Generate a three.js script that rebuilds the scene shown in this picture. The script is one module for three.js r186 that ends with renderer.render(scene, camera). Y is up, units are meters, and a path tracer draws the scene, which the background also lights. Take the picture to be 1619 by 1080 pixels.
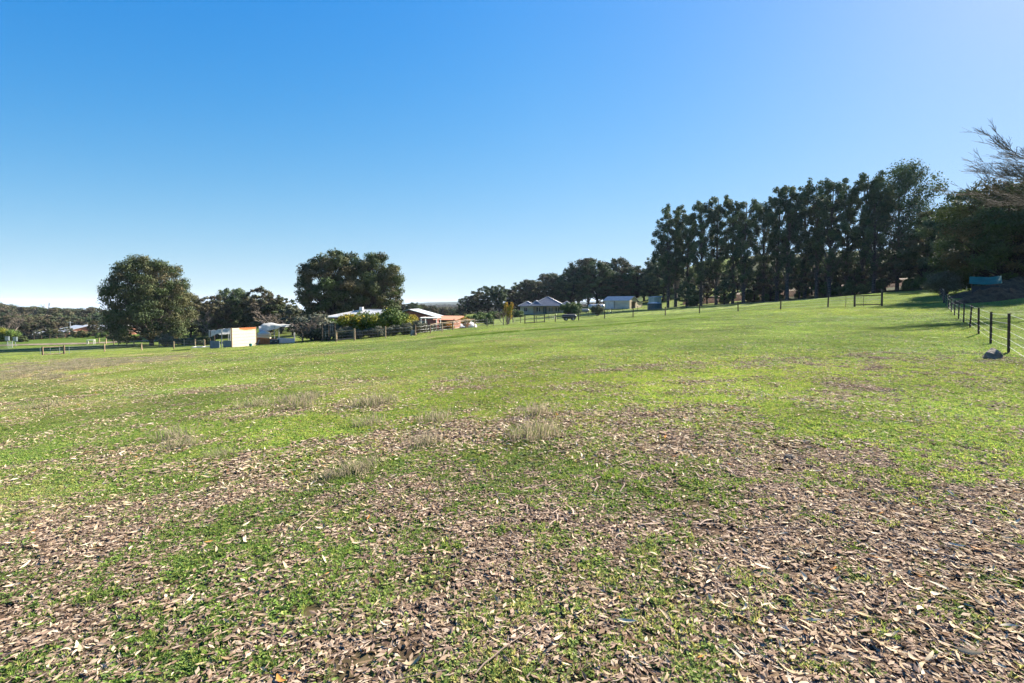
import * as THREE from 'three';
import { mergeGeometries } from 'three/addons/utils/BufferGeometryUtils.js';

// ------------------------------------------------------------------ camera, sky, sun, exposure
const clamp = (x, a, b) => Math.max(a, Math.min(b, x));
const W = 1619, H = 1080, F = 764, EYE = 1.6, PITCH = 2.3 * Math.PI / 180, HORIZON = 478;
const CY = HORIZON + F * Math.tan(PITCH);                  // row of the lens axis
const scene = new THREE.Scene();
const camera = new THREE.PerspectiveCamera(2 * Math.atan(H / 2 / F) * 180 / Math.PI, W / H, 0.1, 12000);
camera.position.set(0, EYE, 0);
camera.rotation.x = -PITCH;
camera.setViewOffset(W, H, 0, H / 2 - CY, W, H);
const EXPOSURE = 4.05;
const SUN_AZ = 53 * Math.PI / 180, SUN_EL = 30 * Math.PI / 180;
const sunDir = new THREE.Vector3(Math.sin(SUN_AZ) * Math.cos(SUN_EL), Math.sin(SUN_EL), -Math.cos(SUN_AZ) * Math.cos(SUN_EL));
const sun = new THREE.DirectionalLight(new THREE.Color(1, 0.925, 0.81), 5);
sun.position.copy(sunDir).multiplyScalar(300);
sun.castShadow = true;
sun.shadow.mapSize.set(4096, 4096);
Object.assign(sun.shadow.camera, { left: -170, right: 170, top: 120, bottom: -120, near: 1, far: 900 });
scene.add(sun, sun.target);
{
  const w = 1024, h = 512, data = new Float32Array(w * h * 4), D = 180 / Math.PI;
  const zen = [0.001, 0.19, 0.74], hor = [0.78, 0.95, 1.04], fall = [11, 19, 34], glow = [0.60, 0.60, 0.42];
  for (let j = 0; j < h; j++) {
    const el = ((j + 0.5) / h - 0.5) * Math.PI;
    for (let i = 0; i < w; i++) {
      const phi = (i + 0.5) / w * 2 * Math.PI - Math.PI, e = Math.max(0, el);
      const x = Math.cos(el) * Math.cos(phi), y = Math.sin(el), z = Math.cos(el) * Math.sin(phi);
      const g = Math.acos(Math.max(-1, Math.min(1, x * sunDir.x + y * sunDir.y + z * sunDir.z))) * D;
      const near = 0.6 + 0.4 * clamp((100 - g) / 55, 0, 1), c2 = Math.cos(g / D) ** 2, k = (j * w + i) * 4;
      for (let c = 0; c < 3; c++) {
        let v = zen[c] * (0.9 + 0.35 * c2) + (hor[c] - zen[c]) * Math.exp(-e * D / (fall[c] * near));
        v += glow[c] * Math.exp(-g / 17) * (1 + 0.9 * Math.exp(-e * D / 14)) * Math.max(0, 1 - v);
        data[k + c] = v / EXPOSURE;
      }
      data[k + 3] = 1;
    }
  }
  const t = new THREE.DataTexture(data, w, h, THREE.RGBAFormat, THREE.FloatType);
  t.mapping = THREE.EquirectangularReflectionMapping; t.magFilter = THREE.LinearFilter; t.minFilter = THREE.LinearFilter; t.needsUpdate = true;
  scene.background = t; scene.environment = t;
}
const renderer = new THREE.WebGLRenderer({ antialias: true });
renderer.toneMapping = THREE.LinearToneMapping;
renderer.toneMappingExposure = EXPOSURE;
renderer.shadowMap.enabled = true;
scene.fog = new THREE.FogExp2(new THREE.Color(0.72, 0.84, 1.0), 0.00008);

// ------------------------------------------------------------------ small tools
function rngOf(seed) { let a = seed >>> 0; return () => { a = (a + 0x6D2B79F5) | 0; let t = Math.imul(a ^ (a >>> 15), 1 | a); t = (t + Math.imul(t ^ (t >>> 7), 61 | t)) ^ t; return ((t ^ (t >>> 14)) >>> 0) / 4294967296; }; }
const R = rngOf(20240611);
const rr = (a, b, r = R) => a + (b - a) * r();
const V = (x, y, z) => new THREE.Vector3(x, y, z);
const smooth = (a, b, x) => { const t = clamp((x - a) / (b - a), 0, 1); return t * t * (3 - 2 * t); };
const lerp = (a, b, t) => a + (b - a) * t;
function hash2(i, j) { let n = Math.imul(i, 374761393) + Math.imul(j, 668265263) | 0; n = Math.imul(n ^ (n >>> 13), 1274126177); return ((n ^ (n >>> 16)) >>> 0) / 4294967296; }
function noise(x, y) {
  const i = Math.floor(x), j = Math.floor(y); let u = x - i, v = y - j; u = u * u * (3 - 2 * u); v = v * v * (3 - 2 * v);
  return lerp(lerp(hash2(i, j), hash2(i + 1, j), u), lerp(hash2(i, j + 1), hash2(i + 1, j + 1), u), v);
}
const fbm = (x, y, o = 4) => { let s = 0, a = 0.5, t = 0; for (let k = 0; k < o; k++) { s += a * noise(x, y); t += a; x = x * 2.03 + 17.3; y = y * 2.03 + 9.1; a *= 0.5; } return s / t; };

const cp = Math.cos(PITCH), sp = Math.sin(PITCH);
function P(px, py, depth) {                                // the point at that depth along a picture direction
  const a = (px - W / 2) / F, b = -(py - CY) / F;
  const y = b * cp - sp, z = -b * sp - cp, s = depth / -z;
  return V(a * s, EYE + y * s, -depth);
}
// ------------------------------------------------------------------ terrain height: a tilted paddock, bent through surveyed points
const plane = (x, d) => -0.0235 * d + 0.0645 * x;
const survey = [
  // right fence line, concave slope
  [1598, 557, 13.55], [1571, 545, 16.6], [1551, 530, 20], [1538.7, 521.5, 22.6], [1527.5, 514, 25.9], [1518.5, 507, 29.4], [1511, 501, 32.9], [1501.5, 489.5, 39.2], [1493, 480, 47],
  // far fence line
  [65, 562, 62], [163, 556, 70], [273, 552, 74], [395, 547, 62], [530, 540, 52], [609, 534, 51], [656, 530, 52], [736, 519.5, 61], [802, 514.5, 66], [915, 507, 68], [1052, 499, 66], [1167, 492.6, 60], [1234, 490, 56], [1309, 485, 52], [1395, 484, 50],
  // beyond: tree row, yards, lawn, hill
  [1068, 486, 136], [1160, 480, 129], [1230, 475, 123], [1290, 471.5, 117], [1415, 459.5, 107], [1440, 463, 66], [1540, 463, 58], [1600, 470, 45], [1605, 452, 75],
  [860, 496, 140], [975, 488, 145], [1000, 480, 168], [920, 484, 172], [1034, 490, 100], [1200, 455, 175], [1350, 445, 160],
  [600, 521, 85], [700, 520, 85], [120, 540, 105], [100, 546, 95], [237, 547, 92], [120, 529, 150], [420, 532, 110],
];
const ctrl = survey.map(([px, py, d]) => { const p = P(px, py, d); return [p.x, d, p.y - plane(p.x, d)]; });
ctrl.push([0, 0, 0], [-4, 4, 0], [4, 4, -0.06], [0, 9, 0], [-12, 14, 0], [9, 12, -0.2], [0, -20, 0], [-30, -15, 0], [20, -10, -0.9], [11, 9, -0.42], [-30, 30, 0], [0, 28, 0], [18, 30, -0.2]);
const tps = (() => {
  const n = ctrl.length, N = n + 3, U = (r2) => r2 < 1e-9 ? 0 : r2 * Math.log(r2) * 0.5, A = [];
  for (let i = 0; i < n; i++) { const row = new Float64Array(N + 1); for (let j = 0; j < n; j++) row[j] = U((ctrl[i][0] - ctrl[j][0]) ** 2 + (ctrl[i][1] - ctrl[j][1]) ** 2) + (i === j ? 6 : 0); row[n] = 1; row[n + 1] = ctrl[i][0]; row[n + 2] = ctrl[i][1]; row[N] = ctrl[i][2]; A.push(row); }
  for (let k = 0; k < 3; k++) { const row = new Float64Array(N + 1); for (let j = 0; j < n; j++) row[j] = k === 0 ? 1 : ctrl[j][k - 1]; A.push(row); }
  for (let c = 0; c < N; c++) {
    let p = c; for (let r = c + 1; r < N; r++) if (Math.abs(A[r][c]) > Math.abs(A[p][c])) p = r;
    [A[c], A[p]] = [A[p], A[c]];
    for (let r = 0; r < N; r++) if (r !== c) { const f = A[r][c] / A[c][c]; if (f) for (let k = c; k <= N; k++) A[r][k] -= f * A[c][k]; }
  }
  const w = A.map((row, i) => row[N] / row[i]);
  return (x, d) => { let s = w[n] + w[n + 1] * x + w[n + 2] * d; for (let j = 0; j < n; j++) s += w[j] * U((x - ctrl[j][0]) ** 2 + (d - ctrl[j][1]) ** 2); return s; };
})();
function farHeight(x, d) {
  const r = Math.hypot(x, d), th = Math.atan2(x, d) * 180 / Math.PI;
  const side = smooth(6, 24, Math.abs(th) < 120 ? th : 0), left = smooth(-14, -34, th);
  let y = -15 + 3.5 * left + side * 42;
  y = lerp(y, -17 + side * 44, smooth(400, 1100, r));
  y += (fbm(x / 260 + 3, d / 260 + 8, 3) - 0.5) * 9 * smooth(200, 600, r);
  y += smooth(2400, 5200, r) * (24 + 11 * (fbm(th / 7 + 40, r / 2600, 3) - 0.5));
  y -= smooth(-6, -24, th) * 0.0135 * Math.max(0, r - 170) + smooth(-6, -24, th) * smooth(2400, 5200, r) * 24;
  return y;
}
function height(x, z) {
  const d = -z, r = Math.hypot(x, d), t = smooth(165, 300, r) ;
  let near = 0;
  if (t < 1) {
    const q = Math.min(1, 175 / Math.max(r, 1)), res = clamp(tps(x * q, d * q), -6, 6) * (d < -5 ? smooth(-60, -5, d) : 1);
    near = clamp(plane(x, d), -14, 12) + res;
    near += (fbm(x / 2.1, d / 2.1, 3) - 0.5) * 0.07 + (fbm(x / 9 + 5, d / 9, 2) - 0.5) * 0.22 * smooth(3, 14, r);
  }
  return t <= 0 ? near : lerp(near, farHeight(x, d), t);
}
const G = (px, depth, lift = 0) => { const x = (px - W / 2) / F * depth; return V(x, height(x, -depth) + lift, -depth); };   // ground under a picture column

// ------------------------------------------------------------------ materials
const lin = (r, g, b) => new THREE.Color().setRGB(r, g, b);
const std = (c, rough = 0.9, extra = {}) => new THREE.MeshStandardMaterial({ color: lin(...c), roughness: rough, ...extra });
function noiseTex(size, fn, srgb = true) {
  const a = new Uint8Array(size * size * 4);
  for (let j = 0; j < size; j++) for (let i = 0; i < size; i++) { const c = fn(i / size, j / size), k = (j * size + i) * 4; a[k] = clamp(c[0], 0, 1) * 255; a[k + 1] = clamp(c[1], 0, 1) * 255; a[k + 2] = clamp(c[2], 0, 1) * 255; a[k + 3] = 255; }
  const t = new THREE.DataTexture(a, size, size); t.wrapS = t.wrapT = THREE.RepeatWrapping; t.magFilter = THREE.LinearFilter; t.minFilter = THREE.LinearMipmapLinearFilter; t.generateMipmaps = true; if (srgb) t.colorSpace = THREE.SRGBColorSpace; t.needsUpdate = true; return t;
}
function tileNoise(u, v, n, seed, o = 4) { let s = 0, a = 0.5, t = 0; for (let k = 0; k < o; k++) { const x = u * n, y = v * n, i = Math.floor(x), j = Math.floor(y); let p = x - i, q = y - j; p = p * p * (3 - 2 * p); q = q * q * (3 - 2 * q); const h = (a2, b2) => hash2((a2 % n) + seed * 57 + k * 131, (b2 % n) + seed * 91); s += a * lerp(lerp(h(i, j), h(i + 1, j), p), lerp(h(i, j + 1), h(i + 1, j + 1), p), q); t += a; a *= 0.55; n *= 2; } return s / t; }
const M = {};
{
  const soilTex = noiseTex(1024, (u, v) => { const a = tileNoise(u, v, 8, 1, 6), b = tileNoise(u, v, 90, 4, 3), k = 0.42 + 0.5 * a + 0.55 * (b - 0.5); return [k, k * (0.98 + 0.06 * (a - 0.5)), k * 0.96]; });
  const bump = noiseTex(512, (u, v) => { const b = tileNoise(u, v, 24, 7, 5); return [b, b, b]; }, false);
  M.ground = new THREE.MeshPhysicalMaterial({ specularIntensity: 0.05, vertexColors: true, map: soilTex, bumpMap: bump, bumpScale: 0.02, roughness: 1 });
  M.gravel = new THREE.MeshPhysicalMaterial({ specularIntensity: 0.1, color: lin(0.40, 0.33, 0.26), map: soilTex, roughness: 1 });
  M.bank = new THREE.MeshPhysicalMaterial({ specularIntensity: 0.1, color: lin(0.16, 0.085, 0.05), map: soilTex, bumpMap: bump, bumpScale: 0.15, roughness: 1 });
  const bark = noiseTex(256, (u, v) => { const a = tileNoise(u, v * 0.999, 6, 3, 5), s = tileNoise(u, v, 30, 5, 2), k = 0.5 + 0.6 * (a - 0.5) + 0.35 * (s - 0.5); return [k, k * 0.97, k * 0.93]; });
  M.barkPale = new THREE.MeshStandardMaterial({ color: lin(0.42, 0.36, 0.31), map: bark, roughness: 0.9 });
  M.barkDark = new THREE.MeshStandardMaterial({ color: lin(0.14, 0.105, 0.08), map: bark, roughness: 0.95 });
  M.barkGrey = new THREE.MeshStandardMaterial({ color: lin(0.34, 0.29, 0.25), map: bark, roughness: 0.95 });
  M.barkDead = new THREE.MeshStandardMaterial({ color: lin(0.62, 0.52, 0.44), map: bark, roughness: 0.9 });
  const wood = noiseTex(256, (u, v) => { const a = tileNoise(u, v, 5, 8, 3), s = hash2(Math.floor(u * 64), 3) * 0.3 + tileNoise(u, v, 40, 2, 2) * 0.4, k = 0.35 + 0.5 * a + s * 0.5; return [k, k * 0.96, k * 0.9]; });
  M.postWood = new THREE.MeshStandardMaterial({ color: lin(0.26, 0.20, 0.145), map: wood, roughness: 0.95 });
  M.postDark = new THREE.MeshStandardMaterial({ color: lin(0.13, 0.10, 0.075), map: wood, roughness: 0.95 });
  M.postPale = new THREE.MeshStandardMaterial({ color: lin(0.48, 0.38, 0.27), map: wood, roughness: 0.95 });
  M.picket = std([0.055, 0.032, 0.026], 0.7, { metalness: 0.2 });
  M.wire = std([0.46, 0.46, 0.46], 0.45, { metalness: 0.6 });
  M.meshWire = std([0.20, 0.25, 0.28], 0.5, { metalness: 0.5 });
  const rock = noiseTex(256, (u, v) => { const a = tileNoise(u, v, 5, 6, 6), k = 0.3 + 0.8 * a; return [k, k * 0.96, k * 0.9]; });
  M.rock = new THREE.MeshStandardMaterial({ color: lin(0.34, 0.29, 0.24), map: rock, bumpMap: rock, bumpScale: 0.03, roughness: 0.95 });
  const rust = noiseTex(256, (u, v) => { const a = tileNoise(u, v, 4, 12, 5), t = smooth(0.5, 0.85, 0.5 * a + 0.62 * smooth(0.74, 0.96, v) * smooth(0.12, 0.36, u)); const c = [0.85, 0.79, 0.68], r = [0.74, 0.38, 0.12]; const k = 0.93 + 0.14 * (tileNoise(u, v, 40, 3, 2) - 0.5); return c.map((q, i) => lerp(q, r[i], t) * k); });
  M.creamRust = new THREE.MeshStandardMaterial({ map: rust, roughness: 0.6 });
  const dirt = noiseTex(256, (u, v) => { const a = tileNoise(u, v, 5, 21, 5), k = 0.86 + 0.28 * (a - 0.5); return [k, k * 0.985, k * 0.96]; });
  const painted = (c, rough = 0.6, ex = {}) => new THREE.MeshStandardMaterial({ color: lin(...c), map: dirt, roughness: rough, ...ex });
  M.cream = painted([0.72, 0.60, 0.42]); M.creamPale = painted([0.78, 0.70, 0.55]); M.white = painted([0.82, 0.82, 0.80], 0.5); M.roofWhite = painted([0.66, 0.68, 0.70], 0.4, { metalness: 0.1 });
  M.roofDark = painted([0.13, 0.14, 0.165], 0.45); M.roofCap = painted([0.5, 0.52, 0.55], 0.4); M.roofBlue = painted([0.22, 0.29, 0.36], 0.4); M.orangeRust = painted([0.62, 0.20, 0.05], 0.85);
  M.blueSheet = painted([0.22, 0.29, 0.34], 0.5); M.redWall = painted([0.30, 0.09, 0.08], 0.8); M.brick = painted([0.30, 0.13, 0.08], 0.9); M.terracotta = painted([0.52, 0.22, 0.13], 0.8);
  M.dark = painted([0.03, 0.03, 0.035], 0.6); M.glass = std([0.02, 0.025, 0.03], 0.08); M.navy = painted([0.03, 0.05, 0.10], 0.5); M.teal = painted([0.02, 0.30, 0.33], 0.5); M.tarp = painted([0.0, 0.17, 0.13], 1);
  M.tankGreen = painted([0.03, 0.085, 0.10], 0.4); M.steel = painted([0.62, 0.63, 0.64], 0.35, { metalness: 0.5 }); M.tankGrey = painted([0.34, 0.36, 0.38], 0.5); M.rubber = std([0.02, 0.02, 0.02], 0.8);
  M.net = new THREE.MeshPhysicalMaterial({ color: lin(0.86, 0.87, 0.90), map: dirt, roughness: 1, specularIntensity: 0.1, transmission: 0.5, thickness: 0, side: THREE.DoubleSide });
  M.leaf = new THREE.MeshPhysicalMaterial({ vertexColors: true, roughness: 0.8, specularIntensity: 0.35, transmission: 0.2, thickness: 0, side: THREE.DoubleSide });
  M.grass = new THREE.MeshPhysicalMaterial({ vertexColors: true, roughness: 0.95, specularIntensity: 0.3, transmission: 0.5, thickness: 0, side: THREE.DoubleSide });
  M.litter = new THREE.MeshPhysicalMaterial({ vertexColors: true, roughness: 1, specularIntensity: 0.12, transmission: 0.15, thickness: 0, side: THREE.DoubleSide });
  M.mulch = new THREE.MeshPhysicalMaterial({ specularIntensity: 0.1, color: lin(0.25, 0.135, 0.08), map: soilTex, roughness: 1 });
}
// ------------------------------------------------------------------ scene bookkeeping
const used = new Map();
function numbered(name) { const n = used.get(name) || 0; used.set(name, n + 1); return n ? name + '_' + String(n).padStart(3, '0') : name; }
function shadows(o) { o.traverse((m) => { if (m.isMesh) { m.castShadow = m.receiveShadow = true; } }); return o; }
function tag(o, label, category, group, kind) { o.userData = {}; if (label) o.userData.label = label; if (category) o.userData.category = category; if (group) o.userData.group = group; if (kind) o.userData.kind = kind; return o; }
function thing(name, label, category, pos = V(0, 0, 0), turn = 0, group) { const o = new THREE.Group(); o.name = numbered(name); o.position.copy(pos); o.rotation.y = turn; scene.add(o); return tag(o, label, category, group); }
function part(parent, name, geo, mat, kind) { const m = new THREE.Mesh(geo, mat); m.name = name; m.castShadow = m.receiveShadow = true; if (kind) m.userData.kind = kind; parent.add(m); return m; }
function single(name, geo, mat, label, category, group) { const m = new THREE.Mesh(geo, mat); m.name = numbered(name); m.castShadow = m.receiveShadow = true; scene.add(m); return tag(m, label, category, group); }
function struct(name, geo, mat, kind = 'structure') { const m = new THREE.Mesh(geo, mat); m.name = numbered(name); m.castShadow = m.receiveShadow = true; m.userData.kind = kind; scene.add(m); return m; }
// geometry helpers
function box(w, h, d, x = 0, y = 0, z = 0, ry = 0, rx = 0, rz = 0) { const g = new THREE.BoxGeometry(w, h, d); if (rx) g.rotateX(rx); if (rz) g.rotateZ(rz); if (ry) g.rotateY(ry); g.translate(x, y, z); return g; }
function cyl(r0, r1, h, x = 0, y = 0, z = 0, s = 12) { const g = new THREE.CylinderGeometry(r1, r0, h, s); g.translate(x, y + h / 2, z); return g; }
function merge(list) { return mergeGeometries(list.map((g) => { const q = g.index ? g.toNonIndexed() : g; for (const k of Object.keys(q.attributes)) if (!['position', 'normal', 'uv'].includes(k)) q.deleteAttribute(k); return q; })); }
function soup(pos, idx, col, uv, normals = false) { const g = new THREE.BufferGeometry(); g.setAttribute('position', new THREE.BufferAttribute(new Float32Array(pos), 3)); if (col) g.setAttribute('color', new THREE.BufferAttribute(new Float32Array(col), 3)); if (uv) g.setAttribute('uv', new THREE.BufferAttribute(new Float32Array(uv), 2)); g.setIndex(idx); if (normals) g.computeVertexNormals(); return g; }
// polygon faces (convex, counter-clockwise) with uv in metres along the first edge
function faces(list) {
  const pos = [], nor = [], uv = [];
  for (const f of list) {
    const a = f[0], e1 = f[1].clone().sub(a).normalize(), n = f[1].clone().sub(a).cross(f[2].clone().sub(a)).normalize(), e2 = n.clone().cross(e1);
    for (let k = 1; k + 1 < f.length; k++) for (const p of [a, f[k], f[k + 1]]) { const q = p.clone().sub(a); pos.push(p.x, p.y, p.z); nor.push(n.x, n.y, n.z); uv.push(q.dot(e1) / 3, q.dot(e2) / 3); }
  }
  const g = new THREE.BufferGeometry(); g.setAttribute('position', new THREE.Float32BufferAttribute(pos, 3)); g.setAttribute('normal', new THREE.Float32BufferAttribute(nor, 3)); g.setAttribute('uv', new THREE.Float32BufferAttribute(uv, 2)); return g;
}
// tapered tube through points; several can be collected in one buffer
class Tubes {
  constructor() { this.pos = []; this.idx = []; this.uv = []; }
  add(pts, radii, sides = 6) {
    const n = pts.length, base = this.pos.length / 3; let len = 0, side = null;
    for (let i = 0; i < n; i++) {
      const t = pts[Math.min(n - 1, i + 1)].clone().sub(pts[Math.max(0, i - 1)]).normalize();
      if (!side) side = Math.abs(t.y) < 0.9 ? V(0, 1, 0).cross(t).normalize() : V(1, 0, 0).cross(t).normalize(); else side.sub(t.clone().multiplyScalar(side.dot(t))).normalize();
      const up = t.clone().cross(side); if (i) len += pts[i].distanceTo(pts[i - 1]);
      for (let k = 0; k < sides; k++) { const a = k / sides * Math.PI * 2, c = Math.cos(a) * radii[i], s = Math.sin(a) * radii[i]; this.pos.push(pts[i].x + side.x * c + up.x * s, pts[i].y + side.y * c + up.y * s, pts[i].z + side.z * c + up.z * s); this.uv.push(k / sides, len / 1.5); }
    }
    for (let i = 0; i + 1 < n; i++) for (let k = 0; k < sides; k++) { const a = base + i * sides + k, b = base + i * sides + (k + 1) % sides, c = a + sides, d = b + sides; this.idx.push(a, b, c, b, d, c); }
    return this;
  }
  geo() { return soup(this.pos, this.idx, null, this.uv, true); }
}
const curve = (a, b, bend, n = 5) => { const m = a.clone().lerp(b, 0.5).add(bend), out = []; for (let i = 0; i <= n; i++) { const t = i / n; out.push(a.clone().multiplyScalar((1 - t) ** 2).addScaledVector(m, 2 * t * (1 - t)).addScaledVector(b, t * t)); } return out; };
const taper = (n, a, b, p = 1) => Array.from({ length: n }, (_, i) => lerp(a, b, (i / (n - 1)) ** p));

// ------------------------------------------------------------------ ground
// where leaf litter lies thick, where soil shows, where dry grass stands (world metres: x right, d away)
const ell = (x, d, cx, cd, rx, rd, soft = 0.5) => 1 - smooth(1 - soft, 1 + soft, Math.hypot((x - cx) / rx, (d - cd) / rd));
function litterAt(x, d) {
  const n = fbm(x / 1.3 + 11, d / 1.3 + 3, 3), n2 = fbm(x / 0.45 + 2, d / 0.45, 2);
  let v = 0.17;
  v = Math.max(v, 0.95 * ell(x, d, 0.2, 5.9, 3.6, 1.7, 0.45));
  v = Math.max(v, 0.85 * ell(x, d, 2.2, 8.2, 3.0, 2.5, 0.5), 0.62 * ell(x, d, -1.5, 9.0, 6.5, 4.0, 0.5), 0.4 * ell(x, d, 0, 14, 12, 6, 0.6));
  v = Math.max(v, 1.0 * ell(x, d, 2.9, 2.7, 1.7, 1.25, 0.4));
  v = Math.max(v, 1.0 * ell(x, d, -1.4, 1.9, 2.3, 0.75, 0.4));
  v = Math.max(v, 0.65 * ell(x, d, -0.2, 2.9, 1.3, 0.6, 0.6));
  v = Math.max(v, 0.55 * ell(x, d, -3.9, 3.9, 2.3, 1.0, 0.6));
  v = Math.max(v, 0.6 * ell(x, d, -4.5, 8.5, 4.5, 3.0, 0.5));
  v = Math.max(v, 0.45 * ell(x, d, -12, 16, 10, 8, 0.6), 0.4 * ell(x, d, -22, 28, 14, 9, 0.6), 0.5 * ell(x, d, 2, 10, 5, 3, 0.6));
  v = Math.max(v, 0.8 * ell(x / Math.max(d, 1), d, -0.99, 34, 0.13, 13, 0.6));
  v = Math.max(v, 0.3 * smooth(5.5, 1.5, d));
  v *= 1 - 0.7 * smooth(14, 40, d) * smooth(-10, 5, x);
  v *= 1 - 0.6 * ell(x, d, 1.1, 3.95, 1.1, 0.7, 0.4);
  return clamp(v * (0.16 + 1.6 * smooth(0.34, 0.68, n)) * (0.5 + n2), 0, 1);
}
function soilAt(x, d) {
  const n = fbm(x / 0.8 + 31, d / 0.8 + 13, 4);
  let v = 0.5 * smooth(9, 1.5, d);
  v = Math.max(v, 0.95 * ell(x, d, 1.1, 3.95, 1.15, 0.75, 0.4), 0.8 * ell(x, d, 3.35, 5.2, 0.6, 0.8, 0.5), 0.7 * ell(x, d, 6.0, 8.9, 1.1, 1.4, 0.5));
  v = Math.max(v, 0.55 * ell(x, d, 2.9, 2.6, 1.6, 1.1, 0.4), 0.4 * ell(x, d, -0.3, 3.2, 1.2, 0.5, 0.5), 0.35 * ell(x, d, -3.6, 3.6, 1.6, 0.6, 0.5), 0.35 * ell(x, d, 0.5, 6, 3.4, 1.6, 0.5));
  v = Math.max(v, 0.3 * ell(x, d, 9, 12, 3, 4, 0.6));
  return clamp(v * (0.3 + 1.25 * smooth(0.3, 0.72, n)), 0, 1);
}
const along = (x, d, u, du, cd, rd) => ell(x / Math.max(d, 1), d, u, cd, du, rd, 0.6);   // a patch stretched away from the house
const dryAt = (x, d) => clamp((0.8 * along(x, d, -0.98, 0.14, 34, 13) + 0.7 * along(x, d, -0.80, 0.12, 42, 13)) * 1.9 * smooth(0.38, 0.66, fbm(x / 2.2, d / 2.6, 3)) + 0.45 * smooth(0.52, 0.72, fbm(x / 3.1 + 60, d / 2.4, 3)) * smooth(16, -6, x) * smooth(60, 40, d), 0, 1);
{
  const pos = [], idx = [], col = [], uv = [], radii = [0.0];
  for (let r = 0.7; r < 9500; r *= r < 12 ? 1.045 : r < 150 ? 1.034 : 1.07) radii.push(r);
  const NA = 480, sc = [0.10, 0.068, 0.048], gr = [0.215, 0.285, 0.062], dry = [0.27, 0.225, 0.13], wood = [0.05, 0.062, 0.022], pasture = [0.12, 0.19, 0.035], leafy = [0.20, 0.15, 0.10];
  radii.forEach((r, ri) => {
    for (let k = 0; k < NA; k++) {
      const a = k / NA * Math.PI * 2, x = Math.sin(a) * r, d = Math.cos(a) * r;
      pos.push(x, height(x, -d), -d); uv.push(x / 5, d / 5);
      const n = fbm(x / 4, d / 4, 3), s = soilAt(x, d), L = litterAt(x, d), dr = dryAt(x, d);
      let c = gr.map((q, i) => lerp(q, sc[i], clamp(0.85 * s + 0.55 * smooth(9, 3, r), 0, 1)));
      c = c.map((q, i) => lerp(q, leafy[i], 0.55 * L)); c = c.map((q, i) => lerp(q, dry[i], 0.3 * dr));
      const far = smooth(95, 150, r), th = Math.atan2(x, d);
      c = c.map((q, i) => lerp(q, lerp(wood[i], pasture[i], smooth(0.50, 0.62, fbm(x / 90 + 9, d / 90 + 2, 3)) * (1 - smooth(400, 900, r))), far * (r > 300 || th < -0.1 || th > 0.45 ? 1 : 0.25)));
      const v = 0.8 + 0.45 * n; col.push(c[0] * v * 1.35, c[1] * v * 1.35, c[2] * v * 1.35);
    }
    if (ri) for (let k = 0; k < NA; k++) { const k2 = (k + 1) % NA, a = (ri - 1) * NA + k, b = (ri - 1) * NA + k2, c = a + NA, e = b + NA; if (ri > 1) idx.push(a, c, b); idx.push(b, c, e); }
  });
  // wind faces upward
  for (let i = 0; i < idx.length; i += 3) { const A = idx[i], B = idx[i + 1], C = idx[i + 2]; const cr = (pos[B * 3 + 2] - pos[A * 3 + 2]) * (pos[C * 3] - pos[A * 3]) - (pos[B * 3] - pos[A * 3]) * (pos[C * 3 + 2] - pos[A * 3 + 2]); if (cr < 0) { idx[i + 1] = C; idx[i + 2] = B; } }
  struct('ground', soup(pos, idx, col, uv, true), M.ground);
}
// a ribbon laid on the terrain; profile = [[offset across, lift], ...]
function ribbon(name, line, profile, mat, lift = 0.02, step = 1.5) {
  const pts = []; for (let i = 0; i + 1 < line.length; i++) { const a = line[i], b = line[i + 1], n = Math.max(1, Math.ceil(a.distanceTo(b) / step)); for (let k = 0; k < n + (i + 2 === line.length ? 1 : 0); k++) pts.push(a.clone().lerp(b, k / n)); }
  const pos = [], idx = [], uv = [], m = profile.length; let s = 0;
  pts.forEach((p, i) => {
    const t = pts[Math.min(pts.length - 1, i + 1)].clone().sub(pts[Math.max(0, i - 1)]); t.y = 0; t.normalize(); const n = V(-t.z, 0, t.x); if (i) s += p.distanceTo(pts[i - 1]);
    profile.forEach(([o, h]) => { const w = o + (fbm(p.x / 3 + o, p.z / 3, 2) - 0.5) * 0.5, x = p.x + n.x * w, z = p.z + n.z * w; pos.push(x, height(x, z) + lift + h * (0.85 + 0.3 * noise(p.x / 2 + o, p.z / 2)), z); uv.push(o / 5, s / 5); });
    if (i) for (let k = 0; k + 1 < m; k++) { const a = (i - 1) * m + k, b = a + 1, c = a + m, d = c + 1; idx.push(a, b, c, b, d, c); }
  });
  return struct(name, soup(pos, idx, null, uv, true), mat);
}
ribbon('gravel_driveway', [G(-120, 92), G(30, 97), G(140, 100), G(300, 112)], [[-2.2, 0], [-1, 0.03], [1, 0.03], [2.2, 0]], M.gravel, 0.05);
{ // cut bank with a gravel road on top, behind the tree row
  const line = [G(1085, 150), G(1130, 146), G(1200, 142), G(1270, 136), G(1340, 130), G(1440, 127)];
  ribbon('dirt_bank', line, [[-6.5, 0.02], [-5.2, 0.7], [-4.0, 1.25], [-3.2, 1.45], [3.2, 1.42], [7, 0.02]], M.bank, 0.0, 1);
  ribbon('gravel_road', line, [[-2.9, 1.52], [-1, 1.56], [1, 1.56], [2.9, 1.52]], M.gravel, 0.03, 1);
}

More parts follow.
